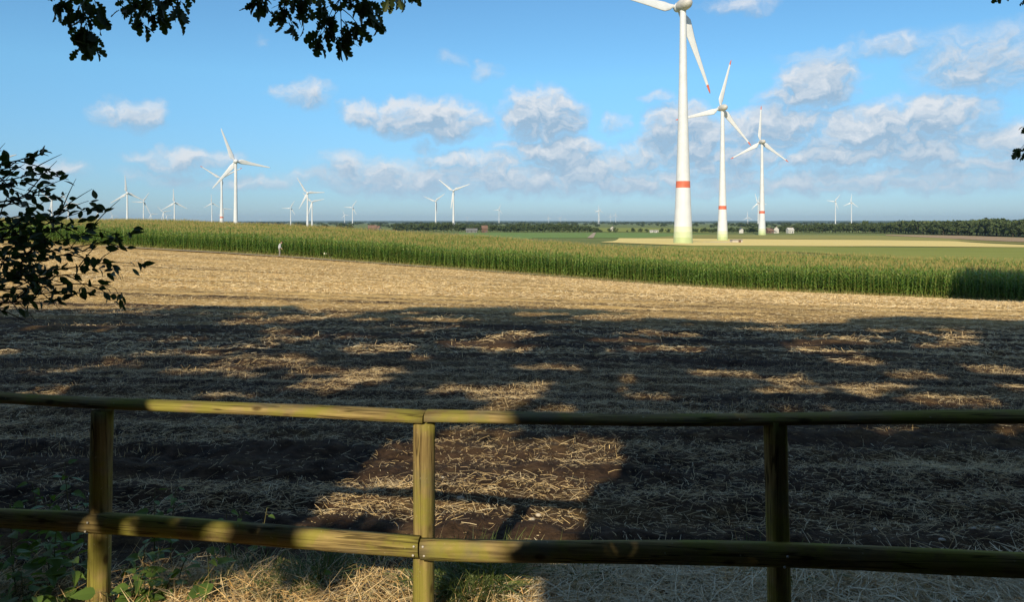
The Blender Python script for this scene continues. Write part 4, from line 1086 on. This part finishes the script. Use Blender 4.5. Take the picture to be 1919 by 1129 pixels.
# the beech at the left: trunk outside the view, branches across the left edge
bx, by_ = -6.6, 3.9
beech = empty('beech_tree', (bx, by_, -.05), 0, 'beech tree at the left edge with dark pointed leaves on spreading twigs', 'tree')
bb = beech.location.copy()
link('trunk', trunk_mesh(9.0, .17, 21.0, 1.6), beech)
LQ[0] = 0; stuffV, stuffF, so_ = [], [], 0
def beech_spray(pts, Y, nl, spread, twigs=4):
    global so_
    P3 = [at(px, py, Y + dy) for px, py, dy in pts]; path = smooth_path(P3, 22); st_ = [Vector((bx + .1, by_, P3[0].z + .15)), P3[0]]
    mb = MB(); mb.tube([p - bb for p in path], [.0075 * (1 - .8 * i / 21) for i in range(22)], 5); mb.tube([p - bb for p in st_], (.018, .0075), 5)
    segs = [(path[i], path[i + 1] - path[i]) for i in range(2, 21)]
    for j in range(twigs):
        k = rb.randrange(3, 19); s_ = path[k]; d = (path[k + 1] - path[k]).normalized()
        e = s_ + (d + Vector((rb.gauss(0, .3), rb.gauss(0, .5), rb.choice((-1, 1)) * rb.uniform(.3, .9)))).normalized() * rb.uniform(.12, .3)
        q = smooth_path([s_, (s_ + e) / 2 + Vector((0, 0, .01)), e], 5)
        mb.tube([p - bb for p in q], [.004, .0035, .003, .002, .0012], 4); segs += [(q[i], q[i + 1] - q[i]) for i in range(4)]
    segs.append((path[-1], path[-1] - path[-2])); segs.append((path[-1], path[-1] - path[-2]))
    br = mb.build('branch', M['twig_bark'], beech, True)
    for i in range(int(nl * (1.25 if spread < .02 else .9))):
        p, d = segs[rb.randrange(len(segs))] if i > 2 else segs[-1]
        d = d.normalized(); p = p + d * rb.uniform(0, .05) + Vector((rb.gauss(0, spread), rb.gauss(0, spread * 1.5), rb.gauss(0, spread))) * .75
        v = (d * .8 + Vector((rb.gauss(0, .5), rb.gauss(0, .5), rb.gauss(-.1, .6)))).normalized(); L = rb.uniform(.042, .072); roll = rb.uniform(-1.5, 1.5); me = rb.choice(bee_leaves)
        if LQ[0] < 300 and p.x / p.y > -.705:
            put_leaf(br, bb, me, p, v, L, roll)
        else:
            q = v.to_track_quat('X', 'Z').to_matrix() @ Matrix.Rotation(roll, 3, 'X')
            vv = np.array([tuple(q @ (w.co * L) + p - bb) for w in me.vertices]); stuffV.append(vv)
            stuffF.append(np.array([tuple(x + so_ for x in f.vertices) for f in me.polygons])); so_ += len(vv)
for pts, Y, nl, sp, tw in (
    ([(-60, 318, 0), (10, 306, 0), (45, 298, 0), (74, 291, 0)], 4.3, 20, .016, 3), ([(-60, 322, 0), (0, 318, 0), (30, 312, 0), (46, 318, 0)], 4.2, 22, .02, 4),
    ([(-60, 345, 0), (10, 338, 0), (50, 330, 0), (88, 323, 0)], 4.4, 26, .018, 4), ([(-60, 352, 0), (0, 346, 0), (40, 342, 0), (62, 338, 0)], 4.2, 20, .022, 4),
    ([(-60, 386, 0), (20, 376, 0), (65, 366, 0), (108, 368, 0)], 4.3, 24, .014, 3), ([(-60, 392, 0), (10, 384, 0), (45, 380, 0), (66, 386, 0)], 4.1, 16, .018, 3),
    ([(-60, 440, 0), (60, 420, 0), (115, 398, 0), (150, 382, 0), (166, 377, 0)], 4.4, 22, .014, 4), ([(-60, 450, 0), (50, 432, 0), (120, 408, 0), (172, 392, 0)], 4.3, 22, .014, 3),
    ([(-60, 425, 0), (0, 415, 0), (40, 405, 0), (80, 412, 0)], 4.0, 34, .03, 5), ([(-60, 460, 0), (30, 446, 0), (90, 430, 0), (150, 420, 0)], 4.2, 34, .03, 5),
    ([(-60, 470, 0), (50, 462, 0), (130, 448, 0), (178, 430, 0), (215, 440, 0)], 4.3, 36, .024, 5), ([(-60, 480, 0), (60, 474, 0), (150, 462, 0), (225, 446, 0), (245, 436, 0)], 4.4, 26, .012, 3),
    ([(-60, 500, 0), (60, 490, 0), (130, 476, 0), (185, 466, 0)], 4.1, 46, .03, 6), ([(-60, 515, 0), (70, 508, 0), (150, 500, 0), (205, 492, 0), (250, 494, 0)], 4.3, 30, .012, 3),
    ([(-60, 530, 0), (50, 524, 0), (120, 516, 0), (180, 512, 0)], 4.2, 34, .028, 5), ([(-60, 545, 0), (60, 540, 0), (140, 532, 0), (215, 540, 0), (222, 552, 0)], 4.4, 32, .018, 4),
    ([(-60, 560, 0), (30, 556, 0), (90, 550, 0), (150, 548, 0)], 4.1, 40, .026, 5), ([(-60, 572, 0), (10, 568, 0), (50, 564, 0), (100, 558, 0)], 4.0, 28, .018, 3),
    ([(-60, 490, 0), (0, 486, 0), (40, 480, 0), (70, 470, 0)], 3.9, 46, .04, 6), ([(-60, 540, 0), (0, 530, 0), (30, 520, 0), (60, 515, 0)], 3.9, 44, .04, 6), ([(-60, 450, 0), (-10, 448, 0), (30, 440, 0), (60, 445, 0)], 3.9, 40, .035, 6)):
    beech_spray(pts, Y, nl, sp, tw)
fo = link('foliage', mesh_np('foliage', np.concatenate(stuffV), np.concatenate(stuffF)), beech, M['beech_leaf']); fo['kind'] = 'stuff'
n = 1500
P = r2.normal(0, 1, (n, 3)) * np.array([1.1, .8, 1.5]) + np.array([-1.6, -.6, 4.6]); P = P[(P[:, 2] > 1.2)]
v, f = quads_at(P, .2, r2); c = link('crown', mesh_np('crown', v, f), beech, M['crown_leaf']); c['kind'] = 'stuff'
# ------------------------------------------------------------------ weeds at the left of the fence
wd_o = [(0, .02), (.05, .17), (.13, .29), (.20, .30), (.26, .335), (.33, .30), (.40, .32), (.50, .255), (.56, .265), (.66, .19), (.72, .19), (.84, .10), (.92, .06), (1, .0)]
weed_leaves = [leaf_mesh([(t, w * k) for t, w in wd_o], 'leaf', M['weed_leaf'], f, c) for k, f, c in ((1, .2, .25), (.85, .35, .45), (1.15, .1, .1))]
def weed(px, py, Y, h, nl, L, label, lean=(0, 0), top_only=False):
    """a plant whose top shows at a place in the photograph"""
    top = at(px, py, Y); g = float(verge_z(top.x, Y) if Y < 4.2 else field_z(top.x, Y))
    h = max(top.z - g, .08)
    o = empty('weed_plant', (top.x - lean[0], Y - lean[1], g), 0, label, 'weed', 'leafy weeds around the left fence post')
    path = smooth_path([(0, 0, -.02), (lean[0] * .3, lean[1] * .3, h * .5), (lean[0], lean[1], h)], 8)
    mb = MB(); mb.tube(path, [.0042 * (1 - .6 * i / 7) for i in range(8)], 5); mb.build('stem', M['weed_stem'], o, True)
    a = rb.uniform(0, 6.28)
    for i in range(nl):
        t = rb.uniform(.55, 1) if top_only else .25 + .75 * i / max(nl - 1, 1)
        p = path[min(7, int(t * 7))]; a += 2.2 + rb.uniform(-.4, .4)
        v = Vector((math.cos(a), math.sin(a), rb.uniform(-.5, .35))).normalized(); s_ = 1.35 * L * rb.uniform(.6, 1.1) * (1.15 - .5 * t)
        pet = p + v * (s_ * .45)
        q = v.to_track_quat('X', 'Z').to_matrix() @ Matrix.Rotation(rb.uniform(-.6, .6), 3, 'X')
        lf = link('leaf', rb.choice(weed_leaves), o); lf.location = pet; lf.rotation_euler = q.to_euler(); lf.scale = (s_, s_, s_)
        sb = MB(); sb.tube([p, (p + pet) / 2 + Vector((0, 0, .006)), pet], (.0018, .0014, .001), 4); sb.build('leaf_stalk', M['weed_stem'], o, True)
for a in ((120, 872, 4.05, .6, 14, .075, 'tallest leafy weed left of the dark left post, feathery top above the lower rail'), (95, 930, 3.95, .5, 16, .08, 'dark broad leaved weed left of the left post at mid height'),
          (160, 925, 3.85, .5, 14, .07, 'weed with pale leaves touching the left side of the left post'), (60, 905, 4.2, .5, 12, .07, 'dark weed near the left edge behind the rail'),
          (20, 940, 3.9, .5, 12, .08, 'pale green weed at the left edge above the lower rail'), (290, 920, 3.95, .5, 16, .075, 'dark weed just right of the left post above the lower rail'),
          (330, 915, 4.0, .5, 12, .06, 'thin dark weed farther right of the left post behind the rail'), (425, 958, 4.05, .3, 7, .055, 'small weed with yellow green leaves above the lower rail'),
          (455, 960, 4.1, .3, 7, .05, 'small round leaved weed beside the yellow green one'), (500, 955, 4.1, .3, 6, .05, 'small drooping weed farthest right above the lower rail'),
          (270, 1028, 3.55, .3, 8, .09, 'weed with one big pale toothed leaf below the rail'), (390, 1022, 3.55, .3, 9, .08, 'weed with drooping bright leaves below the left rail'),
          (262, 1075, 3.45, .2, 16, .075, 'bright sunlit green weed right of the left post foot'), (285, 1068, 3.5, .2, 14, .06, 'sunlit weed behind the bright one at the left post foot'),
          (200, 1112, 3.30, .14, 8, .11, 'large smooth green leaves before the foot of the left post'), (40, 1075, 3.35, .3, 14, .09, 'glossy dark weed low at the left edge'),
          (85, 1020, 3.6, .4, 16, .08, 'leafy dark weed below the rail left of the post'), (130, 1040, 3.5, .3, 14, .08, 'dense dark weed against the left post below the rail'),
          (15, 1030, 3.5, .3, 12, .09, 'pale weed at the left edge below the rail'), (70, 1110, 3.3, .2, 14, .09, 'dark weed in the lower left corner'),
          (400, 1075, 3.6, .12, 7, .045, 'little weed in the dry grass between post and middle'), (600, 1095, 3.6, .10, 8, .05, 'little green weed left of the middle post foot'),
          (240, 1050, 3.6, .2, 10, .06, 'weed close against the right side of the left post below the rail'), (320, 1090, 3.5, .15, 10, .06, 'low sunlit weed right of the bright green one'), (350, 1045, 3.65, .2, 8, .06, 'slender weed midway below the sunlit left rail'), (110, 960, 3.7, .4, 14, .08, 'broad dark weed rising behind the rail left of the left post')):
    px, py, Y, h, nl, L, lb = a; nl = int(nl * 1.3)
    weed(px, py, Y, h, nl, L, lb, (rb.uniform(-.05, .05), rb.uniform(-.04, .04)))

# field stones lying on the bare soil
sm = []
for k in range(4):
    r = random.Random(900 + k); mb = MB(); pr = [(.05, -.5), (.75, -.38), (1, 0), (.8, .36), (.42, .55), (.05, .6)]
    mb.lathe(pr, 9, 0, 'z', True); mb.v = [(x * r.uniform(.85, 1.15), y * r.uniform(.6, .8), z * r.uniform(.8, 1.05)) for x, y, z in mb.v]
    sm.append(mb.mesh('stone', material('field_stone_%d' % k, varied((.36 + .05 * k, .33 + .04 * k, .28 + .03 * k), (.5, .47, .42), 30, 'obj'), .8, .25), True))
for px, py, s_, lb in ((863, 940, .030, 'grey round stone below the fence shadow in the sunlit soil'), (1009, 962, .022, 'pale stone in the sunlit soil right of the post shadow'), (997, 973, .022, 'tan stone beside the pale one right of the post shadow'),
        (1766, 1010, .022, 'white stone in the dark soil right of the right post'), (1870, 983, .022, 'pale stone near the right edge above the lower rail'), (1825, 994, .018, 'small stone between the white one and the right edge'),
        (1640, 985, .016, 'small pale stone just right of the right post'), (1405, 975, .016, 'small stone left of the right post'), (1745, 960, .015, 'little stone above the white one'), (830, 905, .016, 'small stone beside the middle post')):
    p = hit(px, py); o = link('stone', random.choice(sm)); o.location = (p[0], p[1], float(field_z(p[0], p[1])) + s_ * .25); o.scale = (s_, s_, s_); o.rotation_euler = (.2, .1, random.uniform(0, 6))
    tag(o, lb, 'stone', 'stones in the field soil')

# ------------------------------------------------------------------ the walker and the dog at the edge of the corn
def skin_mesh(name, V, E, rad, sub=2, root=0):
    me = bpy.data.meshes.new(name); me.from_pydata([tuple(v) for v in V], E, []); o = bpy.data.objects.new(name, me); COL.objects.link(o)
    md = o.modifiers.new('skin', 'SKIN'); md.use_smooth_shade = True
    for i, r in enumerate(rad):
        sv = me.skin_vertices[0].data[i]; sv.radius = (r, r) if not isinstance(r, tuple) else r; sv.use_root = (i == root)
    ss = o.modifiers.new('sub', 'SUBSURF'); ss.levels = sub; ss.render_levels = sub
    dg = bpy.context.evaluated_depsgraph_get(); dg.update()
    out = bpy.data.meshes.new_from_object(o.evaluated_get(dg)); out.name = name
    bpy.data.objects.remove(o); return out
# facing +X, back a little bent, head lowered, arms hanging in front
pv = [(0, 0, .93), (.0, 0, 1.10), (.04, 0, 1.30), (.10, 0, 1.43), (.16, 0, 1.50), (.215, 0, 1.585), (.235, 0, 1.66),
      (.0, .10, .88), (.03, .11, .48), (-.02, .11, .09), (.10, .12, .04), (.0, -.10, .88), (.06, -.10, .49), (.03, -.11, .09), (.15, -.12, .04),
      (.09, .19, 1.40), (.08, .23, 1.13), (.20, .20, .92), (.24, .19, .84), (.26, .185, .78), (.09, -.19, 1.40), (.09, -.23, 1.13), (.22, -.19, .93), (.26, -.18, .85), (.28, -.175, .79)]
pe = [(0, 1), (1, 2), (2, 3), (3, 4), (4, 5), (5, 6), (0, 7), (7, 8), (8, 9), (9, 10), (0, 11), (11, 12), (12, 13), (13, 14), (3, 15), (15, 16), (16, 17), (17, 18), (18, 19), (3, 20), (20, 21), (21, 22), (22, 23), (23, 24)]
pr = [(.13, .17), (.12, .155), (.125, .175), (.11, .15), (.055, .055), (.10, .082), (.085, .075), .092, .066, .045, .04, .092, .066, .045, .04, .062, .05, .038, .035, .02, .062, .05, .038, .035, .02]
pm_ = skin_mesh('body', pv, pe, pr)
for k in ('shirt', 'trousers', 'skin', 'shoe'): pm_.materials.append(M[k])
for p in pm_.polygons:
    c = p.center
    armlow = abs(c.y) > .12 and c.x > .13 and c.z < 1.0 and c.z > .70
    p.material_index = 3 if c.z < .10 else (2 if (c.z > 1.50 or armlow) else (1 if c.z < .97 else 0))
pp = hit(523.5, 481.5); hh_ = 28.5 / F * pp[1]
person = empty('person', (pp[0], pp[1], float(field_z(*pp)) + .02), R(15), 'person in pale shirt and grey trousers walking with lowered head by the corn', 'person')
k = hh_ / 1.74; person.scale = (k * 1.18, k * 1.18, k)
link('body', pm_, person)
hm = skin_mesh('hair', [(.17, 0, 1.61), (.20, 0, 1.70), (.26, 0, 1.735)], [(0, 1), (1, 2)], [(.075, .08), (.085, .088), (.05, .07)], 2, 1); hm.materials.append(M['hair']); link('hair', hm, person)
# dog, standing, head low and turned to the left
dv = [(0, 0, .47), (-.16, 0, .48), (-.34, 0, .46), (.16, 0, .49), (.30, 0, .47), (.42, 0, .50), (.52, 0, .49), (.62, 0, .46), (.70, 0, .445), (.30, .085, .36), (.29, .085, .20), (.30, .085, .03), (.34, .085, .015),
      (.27, -.085, .36), (.24, -.085, .20), (.24, -.085, .03), (.28, -.085, .015), (-.34, .085, .36), (-.30, .09, .24), (-.40, .09, .15), (-.38, .09, .03), (-.34, .09, .015),
      (-.36, -.085, .36), (-.33, -.09, .24), (-.43, -.09, .15), (-.42, -.09, .03), (-.38, -.09, .015), (-.46, 0, .47), (-.58, 0, .42), (-.70, 0, .44),
      (.52, .05, .56), (.50, .075, .61), (.52, -.05, .56), (.50, -.075, .61)]
de = [(0, 1), (1, 2), (0, 3), (3, 4), (4, 5), (5, 6), (6, 7), (7, 8), (4, 9), (9, 10), (10, 11), (11, 12), (4, 13), (13, 14), (14, 15), (15, 16), (2, 17), (17, 18), (18, 19), (19, 20), (20, 21), (2, 22), (22, 23), (23, 24), (24, 25), (25, 26), (2, 27), (27, 28), (28, 29), (6, 30), (30, 31), (6, 32), (32, 33)]
dr = [(.115, .10), (.10, .09), (.105, .09), (.125, .105), (.12, .10), (.08, .075), (.085, .08), (.05, .048), (.03, .03), .06, .038, .028, .028, .06, .038, .028, .028, .075, .05, .03, .026, .026, .075, .05, .03, .026, .026, .04, .032, .018, .028, .012, .028, .012]
dm = skin_mesh('body', dv, de, dr)
dm.materials.append(M['fur_black']); dm.materials.append(M['fur_white'])
for p in dm.polygons:
    c = p.center
    p.material_index = 1 if (c.z < .24 or .02 < c.x < .27 or c.x > .66) else 0
dp = hit(613, 485.5)
dog = empty('dog', (dp[0], dp[1], float(field_z(*dp)) + .01), R(168), 'black and white dog standing at the edge of the corn', 'dog')
s_ = 1.25; dog.scale = (s_, s_, s_); link('body', dm, dog)

# ------------------------------------------------------------------ the air: thin haze that fades the far turbines and woods
hb = MB(); hb.box(-17500, 17500, -17000, 17000, -16.5, 128); hz_ = hb.build('haze', [])
hm_ = bpy.data.materials.new('haze_air'); hm_.use_nodes = True; nt = hm_.node_tree; nt.nodes.remove(nt.nodes['Principled BSDF'])
pvn = nt.nodes.new('ShaderNodeVolumePrincipled'); pvn.inputs['Color'].default_value = (.50, .74, 1.0, 1); pvn.inputs['Density'].default_value = 4.8e-5; pvn.inputs['Anisotropy'].default_value = 0.1
nt.links.new(pvn.outputs[0], nt.nodes['Material Output'].inputs['Volume']); hz_.data.materials.append(hm_)
tag(hz_, 'thin pale haze over the far fields and woods', 'haze', kind='stuff')
